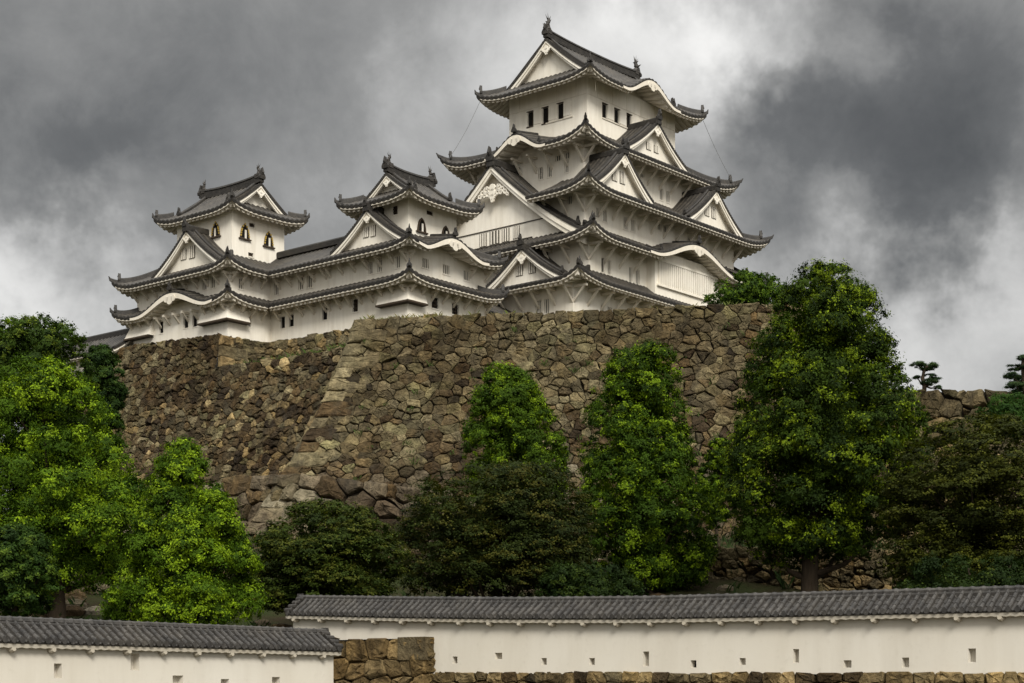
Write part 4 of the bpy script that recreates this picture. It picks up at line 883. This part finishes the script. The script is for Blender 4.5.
# ------------------------------------------------------------------ white boundary walls in front
def line_solve(P, t, px):
    a = (px - 512) / F; return (a * P[1] - P[0]) / (t[0] - a * t[1])
def boundary(P, t, L, zeave, zbot, rise, label, holes, s0=0.0, half=.72, rib=.225, endcap=True, brk=1.07):
    B = tag(empty('boundary_wall', (P[0], P[1], -1.6)), label, 'wall', 'white boundary walls')
    org = (P[0], P[1], -1.6); n = (-t[1], t[0]); fr = ((P[0], P[1]), t, n); part = lambda m_, nm, mt_, pa=None, sm=False: m_.build(nm, mt_, pa or B, org, sm)
    mb = MB(); todo = []
    xs = sorted({s0, L} | {h[0] for h in holes} | {h[1] for h in holes} | {s0 + (L - s0) * i / 24 for i in range(25)})
    for a, b_ in zip(xs, xs[1:]):
        hs = [h for h in holes if h[0] <= a + 1e-6 and b_ <= h[1] + 1e-6]; segs = [(zbot(a), zbot(b_), zeave(a) + .1, zeave(b_) + .1)]
        if hs: h = hs[0]; segs = [(zbot(a), zbot(b_), h[2], h[2]), (h[3], h[3], zeave(a) + .1, zeave(b_) + .1)]
        for q in segs: mb.add([at(fr, a, 0, q[0]), at(fr, b_, 0, q[1]), at(fr, b_, 0, q[3]), at(fr, a, 0, q[2])], [(0, 1, 2, 3)])
    for (a, b_, q0, q1, kd) in holes:
        r_ = [(a, q0), (b_, q0), (b_, q1), (a, q1), (a, q0)]; cs, cz = (a + b_) / 2, (q0 + q1) / 2; k = .82
        mb.grid([[at(fr, x, 0, z) for x, z in r_], [at(fr, cs + (x - cs) * k, .22, cz + (z - cz) * k) for x, z in r_]])
    mb.add([at(fr, s0, 0, zbot(s0)), at(fr, s0, 0, zeave(s0) + .1), at(fr, s0, .55, zeave(s0) + .1), at(fr, s0, .55, zbot(s0))], [(0, 1, 2, 3)])
    mb.add([at(fr, L, 0, zbot(L)), at(fr, L, 0, zeave(L) + .1), at(fr, L, .55, zeave(L) + .1), at(fr, L, .55, zbot(L))], [(0, 1, 2, 3)])
    mb.add([at(fr, s0, .55, zbot(s0)), at(fr, s0, .55, zeave(s0) + .1), at(fr, L, .55, zeave(L) + .1), at(fr, L, .55, zbot(L))], [(0, 1, 2, 3)])
    wall = part(mb, 'plaster_wall', M['lowplaster'])
    for (a, b_, q0, q1, kd) in holes:
        mh = MB(); cs, cz = (a + b_) / 2, (q0 + q1) / 2; k = .84; e = .2
        mh.add([at(fr, cs + (a - cs) * k, e, cz + (q0 - cz) * k), at(fr, cs + (b_ - cs) * k, e, cz + (q0 - cz) * k), at(fr, cs + (b_ - cs) * k, e, cz + (q1 - cz) * k), at(fr, cs + (a - cs) * k, e, cz + (q1 - cz) * k)], [(0, 1, 2, 3)], 0)
        part(mh, 'loophole', [M['dark'] if kd == 'dark' else M['lowplaster'], M['eave']], wall)
    # tiled roof, both slopes; rows of half-round cover tiles with stepped courses
    e0, e1 = s0 - .1, L + .12; ov = half - .45; mt = MB(); rc = half - ov; be = 2 * rc + ov; nn = round((e1 - e0) / rib); rb = (e1 - e0) / nn
    prof = [(0, -.02), (.16, 0), (.24, .06), (.34, .095), (.46, .108), (.58, .095), (.68, .06), (.76, 0)]
    wob = [random.Random(5 + i).uniform(-.010, .010) for i in range(nn + 1)]
    cols = [(e0 + (i + f) * rb, q * (1 + 6 * wob[i]), i) for i in range(nn) for f, q in prof] + [(e1, 0, nn)]
    courses = 4
    for sgn in (1, -1):
        rows = []
        for c in range(courses):
            for f, lift in ((c / courses, .014), ((c + 1) / courses, 0)):
                d = -ov + half * f if sgn > 0 else be - half * f
                rows.append([at(fr, s, d, zeave(s) + rise * f * (.9 + .1 * f) + q + lift + (wob[i] if c == 1 else -wob[i] * .6)) for s, q, i in cols])
        mt.grid(rows)
        d = -ov if sgn > 0 else be
        mt.grid([rows[0], [at(fr, s, d + .02 * sgn, zeave(s) - .045) for s, q, i in cols]])
    for i, f_ in enumerate(mt.f):
        j = f_[0] % len(cols) % len(prof)
        if j in (0, 1, len(prof) - 2, len(prof) - 1): mt.m[i] = 1  # pans and rib flanks painted dark: grime and the shade between cover tiles
    ro = part(mt, 'tiled_roof', [M['walltile'], M['ridge']])
    md = MB()
    for i in range(nn): disc(md, fr, e0 + (i + .5) * rb, -ov - .035, zeave(e0 + (i + .5) * rb) + .035 + wob[i], .072, .05, 10)
    part(md, 'end_tiles', M['walltile'], ro)
    me = MB(); ns = max(2, round((e1 - e0) / .24)); ss = [e0 + (e1 - e0) * i / (2 * ns) for i in range(2 * ns + 1)]
    wv = lambda i: .022 * (i % 2)
    me.grid([[at(fr, s, -ov + .03, zeave(s) - .04) for s in ss], [at(fr, s, -ov + .035, zeave(s) - .125 - wv(i)) for i, s in enumerate(ss)], [at(fr, s, -ov + .16, zeave(s) - .14 - wv(i)) for i, s in enumerate(ss)], [at(fr, s, .02, zeave(s) - .04) for s in ss]])
    me.grid([[at(fr, s, be - .03, zeave(s) - .04) for s in ss], [at(fr, s, be - .03, zeave(s) - .14) for s in ss], [at(fr, s, .53, zeave(s) - .04) for s in ss]])
    for e in (e0 + .05, e1 - .05): me.add([at(fr, e, -ov + .05, zeave(e) - .02), at(fr, e, be - .05, zeave(e) - .02), at(fr, e, rc, zeave(e) + rise - .02)], [(0, 1, 2)])
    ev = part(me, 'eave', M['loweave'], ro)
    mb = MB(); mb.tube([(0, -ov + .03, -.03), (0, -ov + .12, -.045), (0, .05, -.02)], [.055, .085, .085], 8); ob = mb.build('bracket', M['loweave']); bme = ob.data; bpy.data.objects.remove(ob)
    q = e0 + .3
    while q < e1:
        o = bpy.data.objects.new('bracket', bme); COL.objects.link(o); o.parent = ev; p = at(fr, q, 0, zeave(q) - .13); o.location = tuple(a - b_ for a, b_ in zip(p, org)); o.rotation_euler = (0, 0, math.atan2(t[1], t[0])); q += brk
    mr = MB(); zr = lambda s: zeave(s) + rise
    m_ = round((e1 - e0) / .07); rr_ = [(.088 if i % 4 else .106) for i in range(m_ + 1)]
    mr.sweep([at(fr, e0 + (e1 - e0) * i / 40, rc, zr(e0 + (e1 - e0) * i / 40)) for i in range(41)], [(-.13, -.12), (-.13, -.02), (-.12, .0), (-.1, .02), (.1, .02), (.12, .0), (.13, -.02), (.13, -.12)])
    mr.tube([at(fr, e0 + (e1 - e0) * i / m_, rc, zr(e0 + (e1 - e0) * i / m_) + .055) for i in range(m_ + 1)], rr_, 8)
    for i, f_ in enumerate(mr.f[:400]):
        if i < 320: mr.m[i] = 1
    part(mr, 'ridge', [M['walltile'], M['ridge']], ro)
    me2 = MB()
    for e, sg in ((e0, 1), (e1, -1)):
        if endcap:
            finial(me2, at(fr, e, rc, zr(e) - .02), .2, (t[0] * sg, t[1] * sg))
            for k in range(4):
                for sd_ in (1, -1): f = (k + .5) / 4; disc(me2, ((at(fr, e, rc - sd_ * half * (1 - f), 0)[:2]), n, (t[0] * sg, t[1] * sg)), 0, -.05, zeave(e) + rise * f + .05, .085, .3, 10)
    part(me2, 'end_tile', M['ridge'], ro)
    return B, fr, org
ph = R(35); tR = (math.cos(ph), -math.sin(ph)); P0R = pxy(292, 54.4)
sR = lambda px: line_solve(P0R, tR, px)
yR = lambda s: P0R[1] + tR[1] * s
def pxs(s): return 512 + F * (P0R[0] + tR[0] * s) / yR(s)
zeR = lambda s: (Y0 - lerp_list(pxs(s), [(285, 613.5), (400, 616), (512, 617.5), (640, 617.3), (800, 614.5), (1024, 609.5), (1300, 602)])) * (yR(s) - .5) / F
zbR = lambda s: (Y0 - 673) * yR(s) / F
def hole(px, py, w_, h, kd='plain'):
    s = sR(px); k = yR(s) / F; return (s - w_ * k / 2, s + w_ * k / 2, (Y0 - py - h / 2) * k, (Y0 - py + h / 2) * k, kd)
LR = sR(1210)
boundary(P0R, tR, LR, zeR, lambda s: zbR(s) - .03, .49, 'long white plaster wall with dark tiled roof and small loopholes, at the lower right', 
  [hole(455, 660, 6, 7), hole(498.5, 656, 9, 6.5), hole(544, 661.5, 6.5, 7), hole(592, 661.5, 6.5, 7), hole(646, 659, 7, 15), hole(693.5, 664, 6.5, 7.5, 'dark'), hole(742.5, 661.5, 7, 7), hole(796, 656, 6.5, 14), hole(847.5, 664, 8.5, 7.5), hole(905.5, 662.5, 7.5, 10), hole(972, 655.5, 8, 14), hole(1040, 662, 8, 9), hole(1100, 662, 8, 9)], s0=.05)
# its stone footing, with the raised block of masonry at the left
mb = MB(); nR = (-tR[1], tR[0]); off = lambda s, d: (P0R[0] + tR[0] * s + nR[0] * d, P0R[1] + tR[1] * s + nR[1] * d)
sa, sb = sR(334), sR(433)
of2 = lambda h, r: 'ochre'
stones(mb, off(sb, -.02), off(LR, -.02), zbR(sb) + .02, zbR(LR) + .02, 2.4, .62, 'ochre', rg, kb=(.12, 0), palfn=lambda h, r: 'ochre' if r.random() < .75 else 'brown', relief=.08, gap=.022, asp=.5, jit=.35, tk=.15, fill=0, cap=False)
zb1 = (Y0 - 640) * yR(sa) / F
stones(mb, off(sa, -.30), off(sb, -.30), zb1, zb1, 3.3, .82, 'ochre', rg, kb=(.03, 0), palfn=of2, relief=.09, gap=.04, asp=.72, cap=False, jit=.5, tk=.12, fill=0)
stones(mb, off(sb, -.30), off(sb, .3), zb1, zb1, 3.3, .7, 'ochre', rg, kb=(.03, 0), palfn=of2, relief=.05, gap=.03)
stones(mb, off(sa, .6), off(sa, -.30), zb1, zb1, 3.3, .7, 'ochre', rg, kb=(.03, 0), palfn=of2, relief=.05, gap=.03)
kz = yR(sb) / F; big = [off(sb - 34 * kz, -.42), off(sb + .03, -.42), off(sb + .03, 0), off(sb - 34 * kz, 0)]
mb.hexa([(x, y, zb1 - .66) for x, y in big] + [(x, y, zb1 + .02) for x, y in big]); mb.c += [(.22, .19, .13)] * 8
mb.add([(*off(sa, .0), zb1 - .02), (*off(sb, .0), zb1 - .02), (*off(sb, -.36), zb1 - .02), (*off(sa, -.36), zb1 - .02)], [(0, 1, 2, 3)], 0, (.2, .16, .09))
tag(mb.build('stone_footing', [M['stone'], M['joint']]), 'ochre stone footing with a raised block at the left end of the right white wall', 'stone wall', 'dry stone walls of the castle hill')
tL = Vector((6.84, 8.2)).normalized(); tL = (tL.x, tL.y); Pl = (-4.66 - tL[0] * 17, 47 - tL[1] * 17)
sL = lambda px: line_solve(Pl, tL, px); yL = lambda s: Pl[1] + tL[1] * s
def holeL(px, py, w_, h, kd='plain'):
    s = sL(px); k = yL(s) / F; w2 = w_ * k / .75; return (s - w2 / 2, s + w2 / 2, (Y0 - py - h / 2) * k, (Y0 - py + h / 2) * k, kd)
boundary(Pl, tL, 16.75, lambda s: 1.19, lambda s: -1.58, .45, 'lower white plaster wall with tiled roof at the lower left corner', [holeL(58, 671, 7, 15), holeL(135, 662, 8, 17), holeL(178, 681, 10, 11), holeL(276, 682, 8, 10), holeL(225, 684, 8, 10)], half=.66)
# ------------------------------------------------------------------ trees
nrg = np.random.default_rng(5)
def leaf_mesh(name, cen, rad, out, nleaf, ls, cols, young, squash, parent, org, flat=0.0, aspect=.5):
    """cen (n,3) clump centres, rad (n,), out (n,3) outward directions; nleaf leaves in all"""
    nleaf = int(nleaf * 2.8); ls = ls * .58; n = len(cen); w_ = rad ** 1.7; idx = nrg.choice(n, nleaf, p=w_ / w_.sum())
    # every clump carries small leafy sprays; leaves gather round the sprays
    nt = 16; td = nrg.normal(size=(n, nt, 3)); td += out[:, None, :] * .55 + np.array([0, 0, .5]); td /= np.linalg.norm(td, axis=2)[:, :, None]
    td *= (.62 + .34 * nrg.random((n, nt)))[:, :, None]; ti = nrg.integers(0, nt, nleaf)
    q = np.abs(nrg.normal(size=nleaf)); g = nrg.normal(size=(nleaf, 3)); g /= np.linalg.norm(g, axis=1)[:, None]
    sc_ = np.array([1, 1, squash]); off = td[idx, ti] + g * (q * .19)[:, None]
    p = cen[idx] + off * sc_ * rad[idx][:, None]
    d = off / np.maximum(np.linalg.norm(off, axis=1), .05)[:, None]
    cd = td[idx, ti] / np.linalg.norm(td[idx, ti], axis=1)[:, None]; nm = d * .35 + cd * .75 + nrg.normal(size=(nleaf, 3)) * .33 + np.array([0, 0, .15 + flat]); nm /= np.linalg.norm(nm, axis=1)[:, None]
    a = np.cross(nm, nrg.normal(size=(nleaf, 3))); a /= np.linalg.norm(a, axis=1)[:, None]; b_ = np.cross(nm, a)
    l = ls * (.65 + .7 * nrg.random(nleaf)); wd = l * aspect
    V = np.empty((nleaf, 4, 3)); V[:, 0] = p - a * l[:, None] * .5; V[:, 1] = p + b_ * wd[:, None] * .5 + nm * (l * .08)[:, None]; V[:, 2] = p + a * l[:, None] * .5 - nm * (l * .1)[:, None]; V[:, 3] = p - b_ * wd[:, None] * .5 + nm * (l * .08)[:, None]
    V = V.reshape(-1, 3) - np.array(org)
    me = bpy.data.meshes.new(name); me.vertices.add(nleaf * 4); me.vertices.foreach_set('co', V.ravel())
    me.loops.add(nleaf * 4); me.loops.foreach_set('vertex_index', np.arange(nleaf * 4, dtype=np.int32))
    me.polygons.add(nleaf); me.polygons.foreach_set('loop_start', np.arange(0, nleaf * 4, 4, dtype=np.int32)); me.polygons.foreach_set('loop_total', np.full(nleaf, 4, dtype=np.int32))
    c = np.array(cols, float); hue = nrg.random(n); k = np.clip(hue[idx] * .8 + .3 * nrg.random(nleaf) - .05, 0, 1)[:, None]
    C = c[0] * (1 - k) + c[1] * k
    tb = (nrg.random((n, nt)) < young) & (nrg.random((n, 1)) < .8); yl = tb[idx, ti] & (nrg.random(nleaf) < .9)
    my = .25 + .6 * nrg.random((yl.sum(), 1)); C[yl] = C[yl] * (1 - my) + c[2] * my
    C *= (.78 + .44 * nrg.random((nleaf, 1)))
    at_ = me.color_attributes.new('Col', 'FLOAT_COLOR', 'POINT'); CC = np.ones((nleaf * 4, 4)); CC[:, :3] = np.repeat(C, 4, 0); at_.data.foreach_set('color', CC.ravel())
    me.materials.append(M['leaf']); me.update(); me.validate()
    o = bpy.data.objects.new(name, me); COL.objects.link(o); o.parent = parent; return o
GREEN = [(.009, .021, .002), (.044, .086, .003), (.190, .285, .007)]
LIME = [(.015, .036, .002), (.070, .130, .004), (.230, .340, .009)]
DARK = [(.006, .015, .002), (.018, .034, .004), (.045, .068, .006)]
OLIVE = [(.011, .016, .002), (.033, .040, .004), (.080, .086, .007)]
def tree(name, label, cat, D, rows, cols, nclump, nleaf, ls, young=.4, kind='round', group=None, base=None, trunk=.28, crad=.26, dx=0):
    k = D / F; zs = np.array([(Y0 - r[0]) * k for r in rows]); xc = np.array([((r[1] + r[2]) / 2 - 512) * k for r in rows]); rr_ = np.array([(r[2] - r[1]) / 2 * k * 1.06 for r in rows])
    zs, xc, rr_ = zs[::-1], xc[::-1], rr_[::-1]; xb = xc[0] + dx
    zb = ground_z(xb, D) if base is None else base
    group = group or {'broadleaf_tree': 'green broadleaf trees below the castle', 'maple_tree': 'maples on the slope', 'shrub': 'shrubs on the slope and rampart'}.get(name)
    root = tag(empty(name, (xb, D, zb)), label, cat, group); org = (xb, D, zb)
    # clump centres spread over the crown's outline
    fine = np.linspace(zs[0], zs[-1], 400); fr_ = np.interp(fine, zs, rr_); pz = fr_ + .15 * fr_.max()
    z = nrg.choice(fine, nclump, p=pz / pz.sum()); r = np.interp(z, zs, rr_); x0 = np.interp(z, zs, xc)
    ang = nrg.random(nclump) * 6.28319; f = np.where(nrg.random(nclump) < .85, .86 + .16 * nrg.random(nclump), .7 * nrg.random(nclump))
    rad = (crad * rr_.max()) * (.68 + .6 * nrg.random(nclump)); rad = np.minimum(rad, r * .75 + .25)
    if kind == 'maple': rad *= 1.05
    reach = np.maximum(r - rad * .8, 0.0) * f
    cen = np.stack([x0 + reach * np.cos(ang), D + reach * np.sin(ang) * .9, np.clip(z, zs[0] + rad * .3, zs[-1] - rad * (.55 if kind != 'maple' else .2))], 1)
    out = np.stack([np.cos(ang), np.sin(ang), .25 + 0 * ang], 1) * (f[:, None])
    # inner foliage that closes the crown
    nc = max(20, nclump // 3); zc = nrg.choice(fine, nc, p=pz / pz.sum()); rc = np.interp(zc, zs, rr_); a2 = nrg.random(nc) * 6.28319; f2 = .55 * nrg.random(nc)
    cc = np.stack([np.interp(zc, zs, xc) + rc * f2 * np.cos(a2), D + rc * f2 * np.sin(a2), np.clip(zc, zs[0] + .5, zs[-1] - rc * .5 - .4)], 1); r2 = rc * .42 + .1
    # trunk and limbs
    mb = MB(); top = zs[0] + (zs[-1] - zs[0]) * .8; pts = []
    for i in range(9):
        q = i / 8; zz = zb - .3 + (top - zb + .3) * q; px_ = xb + (np.interp(zz, zs, xc) - xb) * min(1, q * 1.3) + .12 * math.sin(q * 7 + D); pts.append((px_, D + .1 * math.sin(q * 5), zz))
    mb.tube(pts, [trunk * (1.25 if i == 0 else 1) * (1 - .085 * i) for i in range(9)], 9)
    tr = mb.build('trunk', M['bark'], root, org, True)
    for i in nrg.choice(nclump, min(nclump, 16), replace=False):
        c = Vector(cen[i]); hz = max(zb + .35 * (zs[0] - zb), min(top, c.z - .55 * math.hypot(c.x - x0[i], c.y - D) - .3)); q = (hz - zb + .3) / (top - zb + .3); j = min(7, max(0, int(q * 8)))
        a = Vector(pts[j]).lerp(Vector(pts[j + 1]), max(0, min(1, q * 8 - j))); m1 = a.lerp(c, .5) + Vector((0, 0, -.12 * (c - a).length)); rb = trunk * (1 - .085 * j * 1.0) * .42
        mb = MB(); mb.tube([a - (m1 - a).normalized() * .1, a.lerp(m1, .6), m1, c], [rb, rb * .8, rb * .6, rb * .2], 6); mb.build('limb', M['bark'], tr, org, True)
    cen = np.concatenate([cen, cc]); rad = np.concatenate([rad, r2]); out = np.concatenate([out, np.zeros_like(cc)]); nleaf = int(nleaf * 1.25)
    if kind == 'maple': leaf_mesh('crown', cen, rad, out, nleaf, ls, cols, young, .5, root, org, .9, .7)
    else: leaf_mesh('crown', cen, rad, out, nleaf, ls, cols, young, .8, root, org)
    return root
tree('broadleaf_tree', 'tallest broad dark green tree on the right, bare dark trunk showing below', 'tree', 73, [(266, 812, 830), (280, 792, 862), (310, 774, 880), (340, 760, 888), (380, 745, 900), (420, 737, 926), (450, 730, 927), (490, 722, 918), (520, 724, 908), (542, 738, 888), (556, 765, 860)], [(.007, .016, .002), (.036, .064, .003), (.190, .260, .007)], 340, 135000, .20, .32, crad=.185, trunk=.42)
tree('broadleaf_tree', 'column-shaped green tree in front of the rampart, left of the tallest tree', 'tree', 82, [(346, 638, 658), (358, 614, 672), (385, 598, 682), (420, 585, 690), (450, 580, 692), (480, 578, 705), (510, 578, 720), (545, 582, 716), (585, 594, 700)], GREEN, 220, 84000, .20, .42, crad=.24)
tree('broadleaf_tree', 'conical green tree in front of the rampart rising behind the dark olive maple', 'tree', 92, [(366, 495, 514), (380, 480, 530), (400, 471, 545), (425, 465, 558), (450, 463, 567), (480, 466, 566), (510, 475, 560)], [(.012, .028, .002), (.056, .102, .004), (.205, .305, .008)], 160, 58000, .21, .45, crad=.24)
tree('broadleaf_tree', 'bright lime green cone-shaped tree behind the lower left white wall', 'tree', 62, [(443, 174, 190), (465, 155, 206), (495, 145, 224), (525, 138, 242), (555, 126, 253), (585, 112, 258), (610, 105, 258), (628, 108, 252)], LIME, 130, 70000, .17, .55, crad=.24)
tree('broadleaf_tree', 'large bright green tree filling the left edge of the view', 'tree', 70, [(366, 22, 62), (380, 0, 85), (420, -30, 110), (460, -42, 126), (490, -48, 152), (520, -48, 160), (550, -40, 156), (585, -20, 128)], LIME, 180, 96000, .19, .42, crad=.22, trunk=.4)
tree('broadleaf_tree', 'dark green round-topped tree against the sky above the large left tree', 'tree', 98, [(320, 28, 58), (332, 10, 78), (358, -6, 92), (390, -8, 98), (440, 0, 100)], [(.012, .026, .004), (.040, .072, .007), (.12, .16, .012)], 80, 36000, .24, .3, crad=.24)
tree('broadleaf_tree', 'tree crown cut off by the top left edge of the greenery', 'tree', 102, [(314, -30, 10), (330, -42, 22), (365, -45, 30), (410, -45, 30)], GREEN, 50, 20000, .24, .35, crad=.3)
tree('broadleaf_tree', 'narrow dark tree close against the left end of the brown rampart', 'tree', 112, [(346, 92, 112), (360, 84, 122), (390, 80, 127), (415, 82, 124), (455, 88, 120)], [(.010, .024, .005), (.028, .056, .008), (.06, .10, .012)], 60, 24000, .25, .25, crad=.34)
tree('broadleaf_tree', 'small dark bushy tree in the lower left corner behind the tiled roof', 'tree', 58, [(528, 0, 26), (545, -16, 48), (580, -22, 60), (615, -20, 54)], [(.010, .024, .004), (.030, .062, .007), (.09, .14, .012)], 60, 24000, .17, .35, crad=.3, trunk=.16)
tree('maple_tree', 'wide olive green maple at the right edge in front of the rampart', 'tree', 66, [(420, 955, 1015), (438, 918, 1045), (460, 892, 1065), (500, 885, 1068), (540, 885, 1066), (575, 890, 1056), (595, 900, 1040)], OLIVE, 190, 66000, .16, .5, 'maple', crad=.23)
tree('maple_tree', 'low dark olive maple below the conical tree in the middle', 'tree', 74, [(470, 480, 545), (485, 428, 578), (510, 402, 590), (540, 396, 594), (570, 395, 594), (592, 400, 592)], [(.009, .015, .002), (.026, .038, .004), (.075, .068, .009)], 190, 66000, .17, .4, 'maple', crad=.24)
tree('maple_tree', 'low spreading green maple between the lime cone tree and the boulders', 'tree', 69, [(508, 295, 355), (525, 264, 390), (550, 250, 402), (590, 250, 402), (612, 258, 380)], [(.012, .022, .002), (.036, .054, .005), (.085, .092, .010)], 170, 56000, .16, .4, 'maple', crad=.25)
tree('shrub', 'green shrub growing on the rampart top just left of the tallest tree', 'shrub', 138, [(274, 742, 758), (284, 722, 778), (297, 704, 790), (308, 706, 790)], [(.014, .030, .004), (.040, .080, .007), (.11, .18, .01)], 60, 6000, .36, .4, crad=.2, base=29, trunk=.12)
tree('shrub', 'slim green bush squeezed between the column-shaped tree and the tallest tree', 'shrub', 89, [(440, 712, 735), (470, 700, 738), (495, 698, 738), (522, 706, 730)], GREEN, 40, 14000, .2, .45, crad=.36, trunk=.12)
tree('conifer_shrub', 'dark green bush at the right edge just above the wide olive maple', 'shrub', 96, [(398, 995, 1045), (408, 980, 1055), (428, 975, 1055)], [(.014, .038, .006), (.034, .076, .009), (.06, .11, .014)], 40, 12000, .2, .2, crad=.28, trunk=.12)
tree('shrub', 'dark undergrowth bush at the foot of the column-shaped tree', 'shrub', 70, [(566, 560, 600), (580, 545, 630), (602, 535, 650)], DARK, 50, 16000, .18, .2, crad=.22, trunk=.1)
tree('shrub', 'dark undergrowth bush below the wide maple at the right edge', 'shrub', 62, [(560, 930, 1000), (580, 905, 1040), (602, 900, 1050)], DARK, 50, 16000, .17, .15, crad=.2, trunk=.1)
def needle_pads(parent, org, pads, nper, ls, cols):
    cen = np.array([p[:3] for p in pads]); rad = np.array([p[3] for p in pads]); out = np.zeros_like(cen)
    return leaf_mesh('crown', cen, rad, out, nper * len(pads), ls, cols, .3, .38, parent, org, 0, .12)
def pine(label, D, px, pyb, trunk_px, pads, base, nper=900, ls=.3):
    k = D / F; P = lambda x, y, dy=0: ((x - 512) * k, D + dy, (Y0 - y) * k)
    o0 = P(px, pyb); org = (o0[0], D, base); root = tag(empty('pine_tree', org), label, 'pine tree', 'pines on the right skyline')
    mb = MB(); pts = [(o0[0], D, base - .2)] + [P(x, y) for x, y in trunk_px]; mb.tube(pts, [.16 - .012 * i for i in range(len(pts))], 7)
    for (x, y, r, dy) in pads:
        c = Vector(P(x, y, dy)); a = min(pts, key=lambda q: abs(q[2] - c.z + .5)); mb.tube([a, Vector(a).lerp(c, .5) + Vector((0, 0, -.1)), c], [.07, .06, .03], 5)
    mb.build('trunk', M['bark'], root, org, True)
    needle_pads(root, org, [(*P(x, y, dy), r * k) for x, y, r, dy in pads], nper, ls, [(.012, .026, .010), (.030, .055, .018), (.05, .085, .022)])
pine('little cloud-pruned pine tree standing on top of the far right rampart', 114, 924, 392, [(924.5, 386), (922.5, 378), (924, 371), (927, 366)], [(925, 366, 11, 0), (932, 366, 8, .3), (918, 365.5, 8, -.2), (936, 379, 8, .4), (929, 383, 9, -.3), (938, 387, 5, .2), (919, 376, 5, .5), (930, 376, 6, 0)], 19.2)
pine('dark pine tree cut off by the right edge of the view', 100, 1028, 420, [(1027, 405), (1024, 385), (1023, 365), (1024, 356)], [(1023, 358, 7, 0), (1018, 366, 9, .5), (1030, 368, 10, -.4), (1012, 376, 9, 0), (1024, 378, 13, .6), (1038, 380, 12, 0), (1014, 388, 11, -.5), (1028, 392, 16, .3), (1010, 397, 9, .2), (1040, 397, 12, 0)], ground_z(29.8, 100), 1500, .32)
# weeds and grass on the rampart tops, rubble on the slope
mb = MB(); r_ = random.Random(3)
def tuft(P, h, n, c):
    for _ in range(n):
        a = r_.uniform(0, 6.283); lx, ly = math.cos(a), math.sin(a); x, y, z = P[0] + r_.uniform(-.25, .25), P[1] + r_.uniform(-.25, .25), P[2]; hh = h * r_.uniform(.5, 1.2); k = r_.uniform(.7, 1.3)
        mb.add([(x - ly * .03, y + lx * .03, z), (x + ly * .03, y - lx * .03, z), (x + lx * hh * .3, y + ly * hh * .3, z + hh * .7), (x + lx * hh * .7, y + ly * hh * .7, z + hh)], [(0, 1, 2), (0, 2, 3)], 0, tuple(q * k for q in c))
for i in range(75):
    s = r_.uniform(.3, 35); 
    if r_.random() < .55: s = r_.uniform(.3, 7)
    tuft((PA[0] + tdir.x * s, PA[1] + tdir.y * s + r_.uniform(.1, 1.2), 29.95), r_.uniform(.15, .55), 8, (.10, .12, .03) if r_.random() < .6 else (.16, .14, .05))
for i in range(60):
    q = r_.random(); tuft((PM[0] + (PR[0] - PM[0]) * q, PM[1] + (PR[1] - PM[1]) * q + .5, 29.0), r_.uniform(.3, .8), 9, (.06, .09, .02))
for i in range(110):
    s = r_.uniform(0, LW); h = r_.uniform(1, 18); n_ = Vector((tdir.y, -tdir.x)); b_ = batter(h) + .12
    tuft((PA[0] + tdir.x * s + n_.x * b_, PA[1] + tdir.y * s + n_.y * b_, 30 - h), r_.uniform(.2, .5), 10, (.05, .075, .018))
for i in range(70):
    q = r_.random(); h = r_.uniform(1, 14); x, y = PM[0] + (PR[0] - PM[0]) * q, PM[1] + (PR[1] - PM[1]) * q; b_ = batter(h) + .15
    tuft((x - .4 * b_, y - .9 * b_, 29 - h), r_.uniform(.25, .6), 10, (.05, .07, .018))
for i in range(900):
    px_ = r_.uniform(-60, 1080); D = r_.uniform(58, 126); x = (px_ - 512) / F * D
    tuft((x, D, ground_z(x, D) - .05), r_.uniform(.3, .9), 9, (.022, .04, .010))
tag(mb.build('grass', M['leaf']), None, None, kind='stuff')
mb = MB()
for i in range(420):
    px_ = r_.choice([r_.uniform(20, 130), r_.uniform(200, 480), r_.uniform(590, 740), r_.uniform(-40, 1060)]); D = r_.uniform(66, 124); x = (px_ - 512) / F * D; z = ground_z(x, D); s = r_.uniform(.2, .75); ph_ = r_.uniform(0, 6)
    rows = [[(x + s * math.cos(a * 1.0472 + ph_) * math.sin(b_ * .6283) * r_.uniform(.8, 1.1), D + s * .8 * math.sin(a * 1.0472 + ph_) * math.sin(b_ * .6283) * r_.uniform(.8, 1.1), z + s * .55 * math.cos(b_ * .6283)) for a in range(6)] for b_ in range(6)]
    rows = [q + [q[0]] for q in rows]; c = r_.choice(PAL['brown'] + PAL['pale'][:3]); mb.grid(rows, 0, c)
tag(mb.build('rubble', M['stone']), None, None, kind='stuff')
